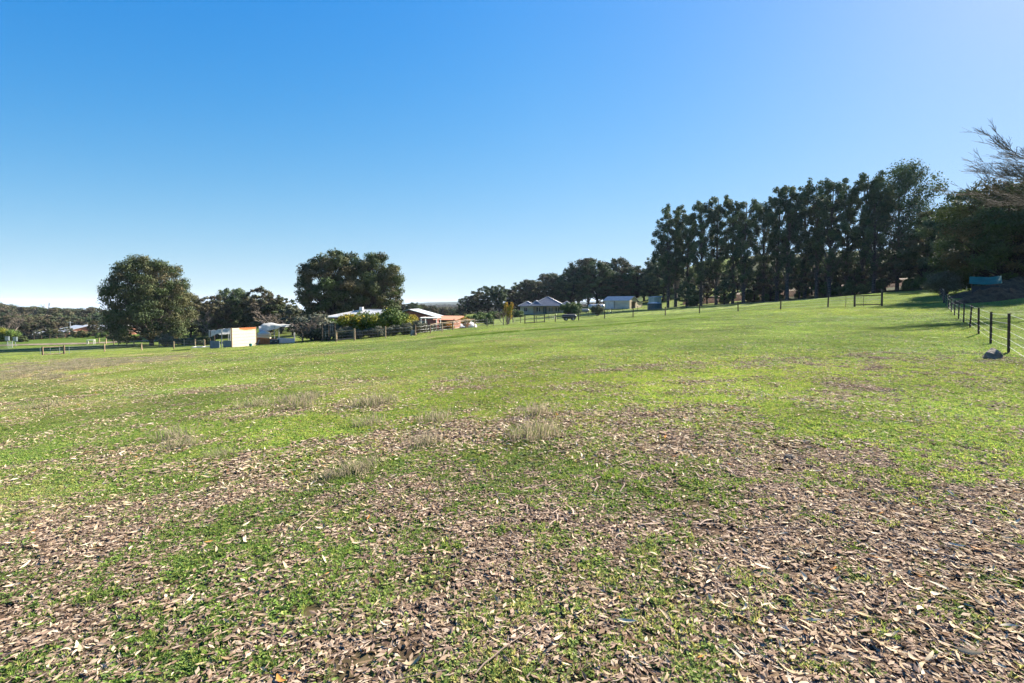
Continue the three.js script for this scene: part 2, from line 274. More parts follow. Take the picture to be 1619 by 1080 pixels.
// ------------------------------------------------------------------ foliage builders
// a cloud of small folded leaf sprays spread through lumps; colours vary by lump and by leaf
function leafCloud(r, lumps, count, size, tones, droop = 0) {
  const pos = [], idx = [], col = [], vol = lumps.map((b) => Math.pow(b.r[0] * b.r[1] * b.r[2], 0.72)), total = vol.reduce((a, b) => a + b, 0);
  lumps.forEach((b, bi) => {
    const n = Math.max(6, Math.round(count * vol[bi] / total)), tone = tones[Math.floor(r() * tones.length)], bv = rr(0.82, 1.18, r);
    for (let k = 0; k < n; k++) {
      const z = rr(-1, 1, r), a = rr(0, Math.PI * 2, r), q = Math.sqrt(1 - z * z), rad = Math.pow(r(), 0.42) * rr(0.8, 1.12, r);
      const cx = b.c.x + q * Math.cos(a) * b.r[0] * rad, cy = b.c.y + z * b.r[1] * rad, cz = b.c.z + q * Math.sin(a) * b.r[2] * rad;
      const s = size * rr(0.55, 1.35, r), up = V(q * Math.cos(a) / b.r[0], z / b.r[1], q * Math.sin(a) / b.r[2]).normalize().add(V(rr(-1, 1, r), rr(-1, 1, r), rr(-1, 1, r)).multiplyScalar(0.75)).normalize(), dir = V(rr(-1, 1, r), rr(-1, 1, r) - droop, rr(-1, 1, r)).cross(up).normalize(), w = up.clone().cross(dir);
      const base = pos.length / 3, L = s * 0.62, Wd = s * 0.36, f = -s * 0.14;
      pos.push(cx - dir.x * L, cy - dir.y * L, cz - dir.z * L, cx + w.x * Wd + up.x * f, cy + w.y * Wd + up.y * f, cz + w.z * Wd + up.z * f, cx + dir.x * L, cy + dir.y * L, cz + dir.z * L, cx - w.x * Wd + up.x * f, cy - w.y * Wd + up.y * f, cz - w.z * Wd + up.z * f);
      idx.push(base, base + 1, base + 2, base, base + 2, base + 3);
      const v = bv * rr(0.75, 1.3, r); for (let m = 0; m < 4; m++) col.push(tone[0] * v, tone[1] * v, tone[2] * v);
    }
  });
  return soup(pos, idx, col);
}
const T = {   // leaf colours
  gum: [[0.066, 0.102, 0.038], [0.052, 0.086, 0.034], [0.090, 0.125, 0.046], [0.046, 0.075, 0.034], [0.11, 0.14, 0.052]],
  olive: [[0.070, 0.088, 0.028], [0.058, 0.078, 0.024], [0.092, 0.092, 0.034], [0.046, 0.068, 0.022], [0.105, 0.088, 0.038], [0.062, 0.09, 0.025]],
  wood: [[0.075, 0.085, 0.036], [0.095, 0.085, 0.042], [0.055, 0.070, 0.032], [0.105, 0.098, 0.045], [0.085, 0.070, 0.042]],
  grey: [[0.105, 0.115, 0.070], [0.085, 0.098, 0.060], [0.12, 0.12, 0.075]],
  green: [[0.07, 0.12, 0.025], [0.09, 0.14, 0.03], [0.06, 0.10, 0.025]],
  citrus: [[0.11, 0.16, 0.02], [0.20, 0.20, 0.015], [0.08, 0.13, 0.02], [0.30, 0.23, 0.012], [0.07, 0.11, 0.02]],
  yellow: [[0.42, 0.27, 0.02], [0.36, 0.25, 0.03], [0.25, 0.22, 0.03]], orange: [[0.42, 0.16, 0.02], [0.40, 0.25, 0.02], [0.12, 0.10, 0.02]],
};
// broad round-headed tree, height 1 unit = 1 m, built at real size
function broadTree(seed, Hh, rad, bole, nLump, nLeaf, leaf, tones, bark, squash = 1, flat = 0.7) {
  const r = rngOf(seed), lumps = [], t = new Tubes(), cy = (Hh + bole) / 2, ry = (Hh - bole) / 2, ga = Math.PI * (3 - Math.sqrt(5));
  const top = V(rr(-0.5, 0.5, r), bole + ry * 0.8, rr(-0.5, 0.5, r));
  t.add(curve(V(0, -0.3, 0), top, V(rr(-0.8, 0.8, r), 0, rr(-0.8, 0.8, r)), 7), taper(8, Hh * 0.030, Hh * 0.008), 9);
  for (let k = 0; k < nLump; k++) {
    const y = 1 - 2 * (k + 0.5) / nLump, f = r() < 0.8 ? (y < -0.3 ? rr(0.84, 1.04, r) : rr(0.66, 1.0, r)) : rr(0.25, 0.6, r), q = Math.sqrt(Math.max(0, 1 - y * y * (y < 0 ? flat : 1))), a = ga * k * 1.0 + rr(-0.35, 0.35, r);
    const bulge = 1, c = V(Math.cos(a) * q * rad * f * bulge, cy + y * ry * f * (y > 0 ? squash : 1), Math.sin(a) * q * rad * f * bulge), s = rad * rr(0.115, 0.24, r);
    lumps.push({ c, r: [s * rr(0.95, 1.35, r), s * rr(0.55, 0.85, r), s * rr(0.95, 1.3, r)] });
    if (r() < 0.7) { const st = V(0, rr(bole * 0.65, bole + ry * 0.7, r), 0); t.add(curve(st, c, V(0, -c.distanceTo(st) * 0.08 + 0.3, 0), 4), taper(5, Hh * 0.012, 0.03), 5); }
  }
  return { crown: leafCloud(r, lumps, nLeaf, leaf, tones), trunk: t.geo(), H: Hh, bark };
}
// tall slender gum: clear stem, tufts of drooping leaves on rising limbs
function tallGum(seed, Hh, rad, nLump, nLeaf, leaf, tones, bark, low = 0.16) {
  const r = rngOf(seed), lumps = [], t = new Tubes(), lean = V(rr(-0.9, 0.9, r), 0, rr(-0.9, 0.9, r));
  const stem = curve(V(0, -0.3, 0), V(lean.x, Hh * 0.95, lean.z), V(-lean.x * 0.8, 0, -lean.z * 0.8), 9);
  t.add(stem, taper(10, Hh * 0.0165, Hh * 0.003), 8);
  for (let k = 0; k < nLump; k++) {
    const f = low + (0.97 - low) * Math.pow((k + r()) / nLump, 0.92), env = Math.pow(Math.sin(Math.PI * Math.pow(clamp((f - low * 0.4) / (1.05 - low * 0.4), 0, 1), 1.45)), 0.5) * (f < 0.4 ? 0.72 : 1), a = k * 2.4 + rr(-0.5, 0.5, r), d = rad * env * rr(0.25, 1, r);
    const c = V(Math.cos(a) * d + lean.x * f, Hh * f, Math.sin(a) * d + lean.z * f), s = rad * rr(0.12, 0.29, r) * (0.7 + 0.3 * env);
    lumps.push({ c, r: [s * 1.1, s * rr(0.75, 1.5, r), s * 1.1] });
    const i = clamp(Math.floor((f - rr(0.07, 0.16, r)) * 9), 0, 8); t.add(curve(stem[i], c, V(0, -0.4, 0), 4), taper(5, Hh * 0.0055 * (1.15 - f) + 0.03, 0.02), 4);
  }
  return { crown: leafCloud(r, lumps, nLeaf, leaf, tones, 0.9), trunk: t.geo(), H: Hh, bark };
}
function shrub(seed, Hh, rad, nLump, nLeaf, leaf, tones, bark = M.barkGrey) {
  const r = rngOf(seed), lumps = [], t = new Tubes();
  for (let k = 0; k < nLump; k++) { const a = rr(0, 6.28, r), q = Math.sqrt(r()), y = rr(0.25, 0.86, r), c = V(Math.cos(a) * q * rad * 0.72, Hh * y * (1 - 0.25 * q * q), Math.sin(a) * q * rad * 0.72), s = rad * rr(0.25, 0.4, r); lumps.push({ c, r: [s, Math.min(s, Hh * 0.25), s] }); t.add(curve(V(c.x * 0.15, -0.1, c.z * 0.15), c, V(0, 0.1, 0), 3), taper(4, 0.06, 0.015), 4); }
  return { crown: leafCloud(r, lumps, nLeaf, leaf, tones), trunk: t.geo(), H: Hh, bark, stem: true };
}
function bareTree(seed, Hh, depth, spread, twig, bias = V(0, 0, 0), r0 = 0.02, bole = 0.28) {
  const r = rngOf(seed), t = new Tubes();
  const grow = (p, dir, len, rad, lev) => {
    const bend = V(rr(-1, 1, r), rr(-0.4, 1, r), rr(-1, 1, r)).multiplyScalar(len * 0.13), e = p.clone().addScaledVector(dir, len), pts = curve(p, e, bend, lev > 2 ? 4 : 2);
    t.add(pts, taper(pts.length, rad, Math.max(twig, rad * 0.6)), lev > 2 ? 6 : 3);
    if (!lev) return;
    const n = lev > 2 ? 2 + Math.floor(r() * 2.2) : 3 + Math.floor(r() * 2.4);
    for (let k = 0; k < n; k++) { const nd = dir.clone().multiplyScalar(0.75).add(V(rr(-1, 1, r), rr(-0.35, 0.75, r), rr(-1, 1, r)).multiplyScalar(spread)).addScaledVector(bias, 0.35).normalize(); const s = pts[Math.min(pts.length - 1, Math.round(lerp(pts.length * 0.45, pts.length - 1, k / Math.max(1, n - 1))))]; grow(s.clone(), nd, len * rr(0.6, 0.86, r), Math.max(twig, rad * rr(0.5, 0.7, r)), lev - 1); }
  };
  grow(V(0, -0.2, 0), V(rr(-0.1, 0.1, r), 1, rr(-0.1, 0.1, r)).normalize(), Hh * bole, Hh * r0, depth);
  return t.geo();
}
function plant(proto, name, label, category, pos, scale, turn, group) {
  const g = thing(name, label, category, pos, turn, group); g.scale.set(...(Array.isArray(scale) ? scale : [scale, scale, scale]));
  part(g, proto.stem ? 'stem' : 'trunk', proto.trunk, proto.bark); part(g, 'crown', proto.crown, M.leaf, 'stuff');
  return g;
}
// plant so that the crown reaches the picture row topPy
function plantTo(proto, name, label, category, px, d, topPy, wide, group, turn = R() * 6.28) { const p = G(px, d), h = P(px, topPy, d).y - p.y, s = h / proto.H; return plant(proto, name, label, category, p, [s * wide, s, s * wide], turn, group); }

// ------------------------------------------------------------------ big trees left and centre
const bigL = broadTree(11, 21, 10.4, 1.5, 290, 72000, 0.38, T.olive, M.barkGrey, 1, 0.35);
plantTo(bigL, 'spreading_tree', 'huge round dark evergreen tree standing alone beside the white-roofed houses', 'tree', 238, 94, 407, 0.80, undefined, 0.5);
const bigC = broadTree(23, 18, 8.2, 1.0, 210, 52000, 0.38, T.olive, M.barkDark), bigC2 = broadTree(37, 18, 8.0, 1.0, 180, 44000, 0.38, T.olive, M.barkDark);
plantTo(bigC, 'spreading_tree', 'large dark twin-headed tree behind the red house, its taller brown-topped half', 'tree', 528, 104, 395, 0.86);
plantTo(bigC2, 'spreading_tree', 'large dark twin-headed tree behind the red house, its lower half by the chimney', 'tree', 592, 106, 400, 0.80);
// trees between the two big ones
const mid = [tallGum(51, 14, 4.2, 76, 10000, 0.36, T.wood, M.barkGrey, 0.1), tallGum(52, 14, 4.4, 80, 10000, 0.36, T.gum, M.barkPale, 0.12), broadTree(53, 12, 4.2, 1.0, 90, 10000, 0.36, T.wood, M.barkGrey), broadTree(54, 11, 4.8, 0.8, 84, 9500, 0.38, T.olive, M.barkDark), broadTree(55, 12, 5.0, 1.2, 80, 9000, 0.40, T.gum, M.barkDark), broadTree(56, 9, 4.6, 0.6, 36, 6500, 0.44, T.grey, M.barkGrey)];
const midLabel = 'mid-sized gum tree in the clump behind the white netted garden';
for (const [p, px, d, top, w] of [[0, 318, 122, 470, 1.1], [2, 340, 112, 466, 1], [1, 374, 118, 455, 1.05], [2, 411, 116, 453, 0.95], [3, 444, 118, 469, 1.05], [5, 462, 108, 482, 1], [4, 392, 128, 466, 1.2], [3, 300, 118, 476, 1.1], [2, 428, 124, 462, 1], [4, 356, 126, 470, 1.2]]) plantTo(mid[p], 'gum_tree', midLabel, 'tree', px, d, top, w, 'trees behind the netted garden');

// ------------------------------------------------------------------ tall gum row on the right
const row = [tallGum(61, 27, 4.5, 74, 11000, 0.36, T.gum, M.barkPale, 0.24), tallGum(62, 27, 4.2, 66, 10000, 0.36, T.gum, M.barkGrey, 0.2), tallGum(63, 27, 4.8, 70, 11000, 0.36, T.gum, M.barkPale, 0.22), tallGum(64, 27, 4.2, 62, 9500, 0.36, T.gum, M.barkGrey, 0.26), tallGum(65, 27, 8.4, 130, 20000, 0.36, T.gum, M.barkPale, 0.26)];
const ORD = ['first', 'second', 'third', 'fourth', 'fifth', 'sixth', 'seventh', 'eighth', 'ninth', 'tenth', 'eleventh', 'twelfth', 'thirteenth', 'fourteenth', 'fifteenth', 'sixteenth'];
const dRow = (px) => lerp(137, 108, clamp((px - 1060) / 350, 0, 1));
[[0, 1068, 320, 1], [3, 1056, 343, 1], [1, 1086, 338, 1], [2, 1108, 316, 0.9], [0, 1132, 306, 0.9], [1, 1158, 316, 0.95], [2, 1175, 315, 1], [3, 1206, 314, 1], [1, 1228, 292, 0.95], [0, 1244, 290, 0.95], [3, 1272, 295, 1], [2, 1290, 280, 0.9], [1, 1310, 285, 1], [0, 1337, 284, 0.95], [3, 1362, 271, 1], [1, 1380, 300, 1]].sort((a, b) => b[1] - a[1]).forEach(([p, px, top, w], i) => plantTo(row[p], 'tall_gum_tree', 'tall slender gum tree, ' + ORD[i] + ' in the row counted from the pale-trunked spreading gum', 'tree', px, dRow(px) + (i % 3 - 1) * 1.6, top, w, 'tall gums in a row'));
plantTo(row[4], 'tall_gum_tree', 'tallest spreading gum tree with a pale trunk, behind the timber gate frame', 'tree', 1417, 109, 262, 0.85);
// lower trees mixed into and behind the row
const under = [broadTree(71, 11, 5.0, 2.6, 44, 7000, 0.42, T.gum, M.barkDark), broadTree(72, 11, 5.2, 2.2, 44, 7000, 0.42, T.wood, M.barkDark), broadTree(73, 11, 5.0, 2.8, 44, 7000, 0.42, T.olive, M.barkDark)];
for (const [p, px, d, top, w] of [[0, 1085, 129, 446, 0.9], [1, 1118, 139, 433, 1], [0, 1145, 126, 443, 0.9], [2, 1165, 158, 418, 1.1], [0, 1192, 131, 428, 1], [1, 1218, 125, 426, 0.9], [0, 1240, 134, 410, 1], [2, 1262, 121, 423, 0.9], [0, 1283, 129, 403, 1], [1, 1305, 118, 418, 0.9], [0, 1328, 125, 402, 1], [2, 1350, 114, 416, 0.9], [0, 1378, 118, 398, 1], [1, 1400, 110, 413, 0.9], [0, 1436, 110, 385, 1], [2, 1460, 102, 372, 1], [0, 1478, 110, 352, 1.1]]) plantTo(under[p], 'understorey_tree', 'low dark bushy tree filling the foot of the tall gum row', 'tree', px, d, top, w, 'low trees under the gum row');
// woodland beyond the cut bank
const woods = [tallGum(81, 16, 4.6, 76, 8500, 0.42, T.gum, M.barkGrey, 0.2), broadTree(82, 13, 5.4, 2.2, 80, 8500, 0.42, T.gum, M.barkDark), broadTree(83, 12, 5.0, 2.0, 76, 8500, 0.42, T.wood, M.barkDark), tallGum(84, 15, 5.2, 80, 8500, 0.42, T.wood, M.barkPale, 0.24)];
{
  const r = rngOf(808);
  for (let k = 0; k < 44; k++) { const px = 1052 + k * 11 + rr(-6, 6, r), d = rr(158, 205, r); plantTo(woods[k % 4], 'woodland_tree', 'dark woodland tree on the slope behind the gravel road', 'tree', px, d, rr(418, 440, r) - (px > 1250 ? 12 : 0), 1.1, 'woodland above the gravel road', r() * 6.28); }
  for (const [p, px, d, top, w] of [[1, 740, 190, 468, 1.2], [2, 755, 180, 460, 1.2], [1, 772, 188, 452, 1.15], [0, 790, 182, 451, 1.2], [2, 806, 190, 458, 1.2], [1, 822, 196, 446, 1.1], [3, 836, 180, 442, 1.1], [2, 850, 176, 444, 1.1], [3, 868, 198, 432, 1.3], [0, 884, 196, 433, 1.3], [2, 892, 188, 458, 1.3]]) plantTo(woods[p], 'woodland_tree', 'bluish gum tree in the belt behind the dark hip-roofed house', 'tree', px, d, top, w, 'trees behind the dark-roofed house', r() * 6.28);
  for (const [p, px, d, top, w] of [[1, 902, 176, 432, 1.2], [0, 914, 182, 420, 1.25], [3, 930, 180, 408, 1.3], [1, 944, 174, 414, 1.2], [0, 958, 182, 418, 1.3], [3, 977, 184, 408, 1.1], [2, 990, 176, 424, 1.1], [1, 1006, 172, 420, 1.1], [2, 1018, 186, 424, 1.2], [0, 1035, 176, 405, 1.1], [1, 1048, 168, 414, 1.1], [2, 968, 172, 440, 1.2], [1, 1028, 165, 438, 1.1]]) plantTo(woods[p], 'woodland_tree', 'dark gum tree in the tall belt behind the cream shed', 'tree', px, d, top, w, 'trees behind the cream shed', r() * 6.28);
  for (const [p, px, d, top, w] of [[2, 640, 165, 480, 1.4], [1, 655, 150, 478, 1.2], [3, 668, 160, 481, 1.3], [2, 682, 152, 483, 1.3], [2, 700, 190, 486, 1.4], [1, 716, 205, 488, 1.5], [3, 727, 185, 487, 1.4], [1, 708, 150, 496, 1.3], [2, 733, 150, 494, 1.3]]) plantTo(woods[p], 'woodland_tree', 'grey-green tree in the valley behind the red house', 'tree', px, d, top, w, 'valley trees behind the red house', r() * 6.28);
  for (let k = 0; k < 40; k++) { const px = -60 + k * 6.1 + rr(-5, 5, r), far = k % 2, d = far ? rr(205, 270, r) : rr(160, 195, r); plantTo(woods[(k * 7) % 4], 'woodland_tree', 'olive woodland tree on the low hill behind the white-roofed houses', 'tree', px, d, far ? rr(484, 491, r) - smooth(40, -20, px) * 10 : rr(494, 506, r), 1.5, 'woodland behind the white-roofed houses', r() * 6.28); }
}
// ------------------------------------------------------------------ right-hand tree mass
const massA = broadTree(91, 13, 7.6, 0.5, 170, 46000, 0.27, T.olive, M.barkDark), massB = broadTree(92, 12, 5.6, 0.4, 90, 26000, 0.27, T.gum, M.barkDark);
plantTo(massA, 'spreading_tree', 'broad dark tree with brown-tipped top beside the green-roofed shelter', 'tree', 1598, 56, 286, 0.92, undefined, 2.1);
plantTo(massB, 'spreading_tree', 'bushy green tree between the tall gums and the broad brown-tipped tree', 'tree', 1530, 84, 300, 0.9, undefined, 1.1);
plantTo(massB, 'spreading_tree', 'dark leafy tree behind the green-roofed shelter, half hidden', 'tree', 1660, 62, 300, 1.1, undefined, 4.0);
plantTo(under[2], 'spreading_tree', 'brownish thin-leaved tree at the end of the tall gum row', 'tree', 1497, 92, 330, 1, undefined, 4.0);
for (const [p, px, d, top, w] of [[1, 1500, 118, 350, 1.1], [2, 1530, 112, 345, 1.2], [0, 1560, 108, 340, 1.2], [1, 1590, 104, 335, 1.2], [2, 1620, 100, 330, 1.2], [0, 1655, 96, 320, 1.2], [1, 1690, 92, 320, 1.2], [2, 1545, 96, 395, 1.4], [0, 1580, 92, 390, 1.4], [1, 1615, 88, 385, 1.4], [2, 1650, 84, 380, 1.4], [0, 1515, 100, 392, 1.4], [0, 1575, 79, 405, 1.6], [0, 1612, 77, 400, 1.6], [0, 1545, 82, 410, 1.5]]) plantTo([massB, under[0], under[1]][p], 'backing_tree', 'dark evergreen tree closing the gap behind the tarpaulin shelter', 'tree', px, d, top, w, 'trees behind the tarpaulin shelter');
const willow = shrub(95, 3.8, 2.4, 30, 9000, 0.17, T.grey);
{ const p = G(1492, 58); const w = plant(willow, 'feathery_bush', 'feathery grey-green bush at the end of the picket fence', 'bush', p, [0.95, 0.85, 0.95], 0); }
// bare dead tree reaching in from the right
{
  const g = thing('dead_tree', 'large leafless tree reaching fine bare branches over the right-hand trees', 'tree', V(45.2, height(45.2, -38), -38), 0);
  const t = new Tubes(), r = rngOf(333), top = V(-0.6, 9.8, 0);
  const stem = curve(V(0, -0.3, 0), top, V(1, 0, 0.5), 7); t.add(stem, taper(8, 0.42, 0.16), 8);
  const spray = (p, dir, len, rad, lev) => {
    const e = p.clone().addScaledVector(dir, len), pts = curve(p, e, V(rr(-0.1, 0.1, r), rr(-0.16, 0.06, r), rr(-0.1, 0.1, r)).multiplyScalar(len), 5); t.add(pts, taper(6, rad, Math.max(0.007, rad * 0.35)), lev > 1 ? 5 : 3);
    if (lev) { const n = lev > 1 ? 10 : 9; for (let k = 0; k < n; k++) { const s = pts[1 + Math.floor(rr(0, 4.99, r))]; const nd = dir.clone().add(V(rr(-0.5, 0.5, r), rr(-0.28, 0.5, r), rr(-0.6, 0.6, r)).multiplyScalar(0.85)).normalize(); spray(s.clone(), nd, len * rr(0.3, 0.52, r), Math.max(0.008, rad * 0.4), lev - 1); } }
  };
  spray(stem[6].clone(), V(-1, 0.14, 0.15).normalize(), 7.0, 0.06, 3); spray(stem[5].clone(), V(-1, 0.20, -0.1).normalize(), 6.6, 0.055, 3); spray(stem[7].clone(), V(-0.95, 0.12, 0.2).normalize(), 6.8, 0.055, 3);
  spray(stem[7].clone(), V(-0.8, 0.34, -0.2).normalize(), 5.0, 0.05, 3); spray(stem[7].clone(), V(0.4, 0.85, 0).normalize(), 6.0, 0.09, 2); spray(stem[5].clone(), V(0.9, 0.35, 0.2).normalize(), 7.0, 0.10, 2);
  part(g, 'trunk', t.geo(), M.barkGrey);
}
// pale dead trees and leafless shrubs on the left
{
  const dead = bareTree(401, 9, 4, 0.9, 0.03, V(0, 0, 0), 0.022, 0.22), bare = bareTree(402, 5, 4, 0.8, 0.012, V(0, 0.2, 0), 0.012, 0.2), bare2 = bareTree(403, 5, 5, 0.75, 0.011, V(0, 0.25, 0), 0.011, 0.17);
  const bt = (geo, px, d, top, h0, mat, label, name = 'bare_tree', wide = 1, turn = 0) => { const p = G(px, d), h = P(px, top, d).y - p.y, g = thing(name, label, 'tree', p, turn); g.scale.set(h / h0 * wide, h / h0, h / h0 * wide); part(g, 'trunk', geo, mat); };
  geoH(dead); function geoH(g) { g.computeBoundingBox(); return g.boundingBox.max.y; }
  const h1 = geoH(dead), h2 = geoH(bare), h3 = geoH(bare2);
  bt(dead, 22, 128, 500, h1, M.barkDead, 'pale dead tree with forked white limbs beside the mesh fence corner', 'dead_tree', 1.2, 1);
  bt(bare2, 479, 58, 498, h3, M.barkGrey, 'leafless tangled shrub tree beside the white netted garden', 'bare_tree', 1.3, 0.6);
  bt(bare, 494, 60, 507, h2, M.barkGrey, 'small leafless fruit tree next to the wire enclosure', 'bare_tree', 1.2, 2);
  bt(bare2, 423, 84, 483, h3, M.barkDead, 'leafless pale tree rising behind the white netting', 'bare_tree', 1.2, 3);
  bt(bare, 330, 92, 490, h2, M.barkDead, 'thin leafless sapling behind the grey sheet wall', 'bare_tree', 0.9, 3.6);
  bt(bare, 812, 96, 478, h2, M.barkGrey, 'leafless grey tree near the dark hip-roofed house', 'bare_tree', 1.0, 4.4);
  bt(bare2, 796, 82, 486, h3, M.barkGrey, 'leafless shrub under the yellow autumn tree', 'bare_tree', 1.3, 5.2);
  bt(bare, 716, 68, 503, h2, M.barkGrey, 'bare orchard tree beside the orange-tiled outbuilding', 'bare_tree', 1.2, 1.4);
  bt(bare2, 44, 210, 478, h3, M.barkGrey, 'leafless crown poking above the left woodland', 'bare_tree', 1.2, 1.4);
}
// ------------------------------------------------------------------ shrubs and garden plants
{
  const citrus = [shrub(501, 3.2, 2.6, 26, 9000, 0.2, T.citrus), shrub(502, 3.0, 2.6, 26, 9000, 0.2, [T.citrus[0], T.citrus[2], T.citrus[4], T.citrus[1]])];
  const green = shrub(503, 2.2, 2.0, 20, 3600, 0.24, T.green), grey = shrub(504, 2.0, 1.8, 20, 3600, 0.2, T.grey), olive = shrub(505, 2.4, 2.4, 22, 4200, 0.26, T.olive), yel = shrub(506, 3.0, 1.6, 14, 1100, 0.22, T.yellow), oran = shrub(507, 1.6, 1.6, 16, 1500, 0.16, T.orange);
  const put = (p, name, label, cat, px, d, top, wide, group) => plantTo(p, name, label, cat, px, d, top, wide, group);
  put(citrus[0], 'citrus_bush', 'yellow-fruited citrus bush in front of the white metal roof', 'bush', 568, 62, 493, 1.2);
  put(citrus[1], 'citrus_bush', 'large rounded yellow-green bush against the red house', 'bush', 607, 60, 487, 1.0);
  put(citrus[0], 'citrus_bush', 'yellow-tipped bush at the edge of the red gable wall', 'bush', 640, 61, 495, 1.05);
  put(citrus[1], 'citrus_bush', 'round green bush under the left eave of the red house', 'bush', 548, 63, 498, 0.9);
  for (const [px, d, top] of [[548, 58, 517], [566, 57, 521], [585, 57, 519], [600, 56, 516], [622, 57, 515], [640, 57, 512], [657, 58, 508], [672, 60, 511], [520, 60, 512], [507, 62, 500], [497, 64, 497]]) put(grey, 'grey_shrub', 'low grey-leaved shrub behind the wire garden fence', 'shrub', px, d, top, 1.1, 'shrubs behind the garden fence');
  put(green, 'green_bush', 'rounded bright green bush by the dark hip-roofed house', 'bush', 900, 124, 478, 1.0); put(green, 'green_bush', 'bright green bush next to the silver tanker', 'bush', 910, 126, 479, 0.9);
  put(grey, 'grey_shrub', 'silvery young tree in the yard before the cream shed', 'shrub', 945, 92, 482, 0.75);
  put(yel, 'autumn_tree', 'small tree with yellow autumn leaves beside the leafless shrub', 'tree', 804, 88, 474, 0.55);
  put(oran, 'orange_flowering_bush', 'orange flowering creeper by the brick outbuilding', 'bush', 709, 64, 508, 0.8); put(oran, 'orange_flowering_bush', 'orange and yellow creeper along the fence by the white boat', 'bush', 730, 76, 500, 1.0);
  put(grey, 'rounded_shrub', 'rounded grey-green shrub at the foot of the huge round tree', 'shrub', 260, 86, 528, 0.85);
  put(olive, 'hedge_bush', 'olive hedge bush left of the huge round tree', 'bush', 128, 122, 522, 1.2, undefined); put(green, 'hedge_bush', 'green hedge bush under the huge tree branches', 'bush', 160, 120, 524, 1.3);
  put(olive, 'hedge_bush', 'dark rounded bush behind the two grey meter boxes', 'bush', 32, 108, 531, 1.0); put(citrus[1], 'hedge_bush', 'yellowish bush leaning over the mesh fence corner', 'bush', 4, 112, 517, 1.0);
  for (const [px, d, top] of [[60, 140, 524], [78, 135, 522], [100, 140, 526], [176, 112, 528], [195, 108, 531], [212, 106, 530], [290, 92, 534], [306, 90, 536], [322, 86, 532], [45, 138, 519], [90, 170, 510], [150, 165, 512]]) put(olive, 'garden_shrub', 'olive garden shrub around the white-roofed houses', 'shrub', px, d, top, 1.2, 'shrubs around the white-roofed houses');
  for (const [px, d, top] of [[752, 105, 497], [765, 120, 493], [783, 125, 492], [740, 92, 503], [816, 130, 489], [770, 96, 502]]) put(green, 'garden_shrub', 'small green shrub on the slope below the dark hip-roofed house', 'shrub', px, d, top, 1.3, 'shrubs below the dark-roofed house');
  for (const [px, d, top] of [[1150, 134, 462], [1185, 134, 458], [1330, 114, 452], [1100, 137, 466], [1270, 124, 455], [1215, 128, 452], [1305, 118, 446], [1350, 113, 444], [1385, 111, 440], [1440, 105, 438], [1465, 100, 432]]) put(green, 'bank_bush', 'leafy green bush on the foot of the dirt bank', 'bush', px, d, top, 1.0, 'bushes along the dirt bank');
}
// far wood that reads as one mass
{
  const r = rngOf(909), p = broadTree(910, 10, 5.6, 0.5, 22, 420, 1.15, T.wood, M.barkDark).crown, spots = [];
  for (let k = 0; k < 5200; k++) { const th = rr(-64, 16, r) * Math.PI / 180, d = 285 * Math.pow(9, r() ** 0.9), x = Math.sin(th) * d, dd = Math.cos(th) * d; if (fbm(x / 90 + 9, dd / 90 + 2, 3) > 0.60 && d < 700) continue; spots.push([x, -dd, rr(0.75, 1.25, r), r() * 6.28]); }
  const im = new THREE.InstancedMesh(p, M.leaf, spots.length); im.name = 'distant_woodland'; im.userData.kind = 'stuff'; im.castShadow = im.receiveShadow = true;
  const o = new THREE.Object3D(), c = new THREE.Color(); spots.forEach(([x, z, s, a], i) => { o.position.set(x, height(x, z) - 0.6, z); o.scale.set(s * 1.15, s, s * 1.15); o.rotation.y = a; o.updateMatrix(); im.setMatrixAt(i, o.matrix); const v = rr(0.75, 1.2, r); im.setColorAt(i, c.setRGB(v, v * rr(0.92, 1.05, r), v)); });
  scene.add(im);
}

// ------------------------------------------------------------------ fences
const postGeo = (h, r, sides = 7) => { const g = new THREE.CylinderGeometry(r * 0.94, r, h + 0.3, sides, 3); const p = g.attributes.position, q = rngOf(Math.floor(h * 1000 + r * 7777)); for (let i = 0; i < p.count; i++) { p.setX(i, p.getX(i) * (0.94 + 0.12 * q())); p.setZ(i, p.getZ(i) * (0.94 + 0.12 * q())); } g.translate(0, h / 2 - 0.15, 0); g.computeVertexNormals(); return g; };
const pGeo = new Map();
function post(parent, at, h, r, mat, name = 'post', turn = R() * 6) { const k = h + '_' + r; if (!pGeo.has(k)) pGeo.set(k, postGeo(h, r)); const m = part(parent, name, pGeo.get(k), mat); m.position.copy(at).sub(parent.position); m.rotation.set(rr(-0.025, 0.025), turn, rr(-0.025, 0.025)); return m; }
function bar(parent, name, a, b, r, mat, sides = 6) { return part(parent, name, new Tubes().add([a.clone().sub(parent.position), b.clone().sub(parent.position)], [r, r], sides).geo(), mat); }
function strands(parent, pts, heights, r, mat, sag = 0.015) { for (const h of heights) { const line = []; pts.forEach((p, i) => { line.push(p.clone().sub(parent.position).add(V(0, h, 0))); if (i + 1 < pts.length) line.push(p.clone().lerp(pts[i + 1], 0.5).sub(parent.position).add(V(0, h - sag, 0))); }); part(parent, 'wire', new Tubes().add(line, line.map(() => r), 4).geo(), mat); } }
function netting(parent, name, pts, h, dx, dy, r, mat) {   // woven wire between posts
  const t = new Tubes(); for (let i = 0; i + 1 < pts.length; i++) { const a = pts[i].clone().sub(parent.position), b = pts[i + 1].clone().sub(parent.position), n = Math.max(1, Math.round(a.distanceTo(b) / dx)); for (let k = 0; k < n; k++) { const p = a.clone().lerp(b, k / n); t.add([p, p.clone().add(V(0, h, 0))], [r, r], 3); } for (let y = 0.05; y <= h + 0.001; y += dy) t.add([a.clone().add(V(0, y, 0)), b.clone().add(V(0, y, 0))], [r, r], 3); }
  return part(parent, name, t.geo(), mat, 'stuff');
}
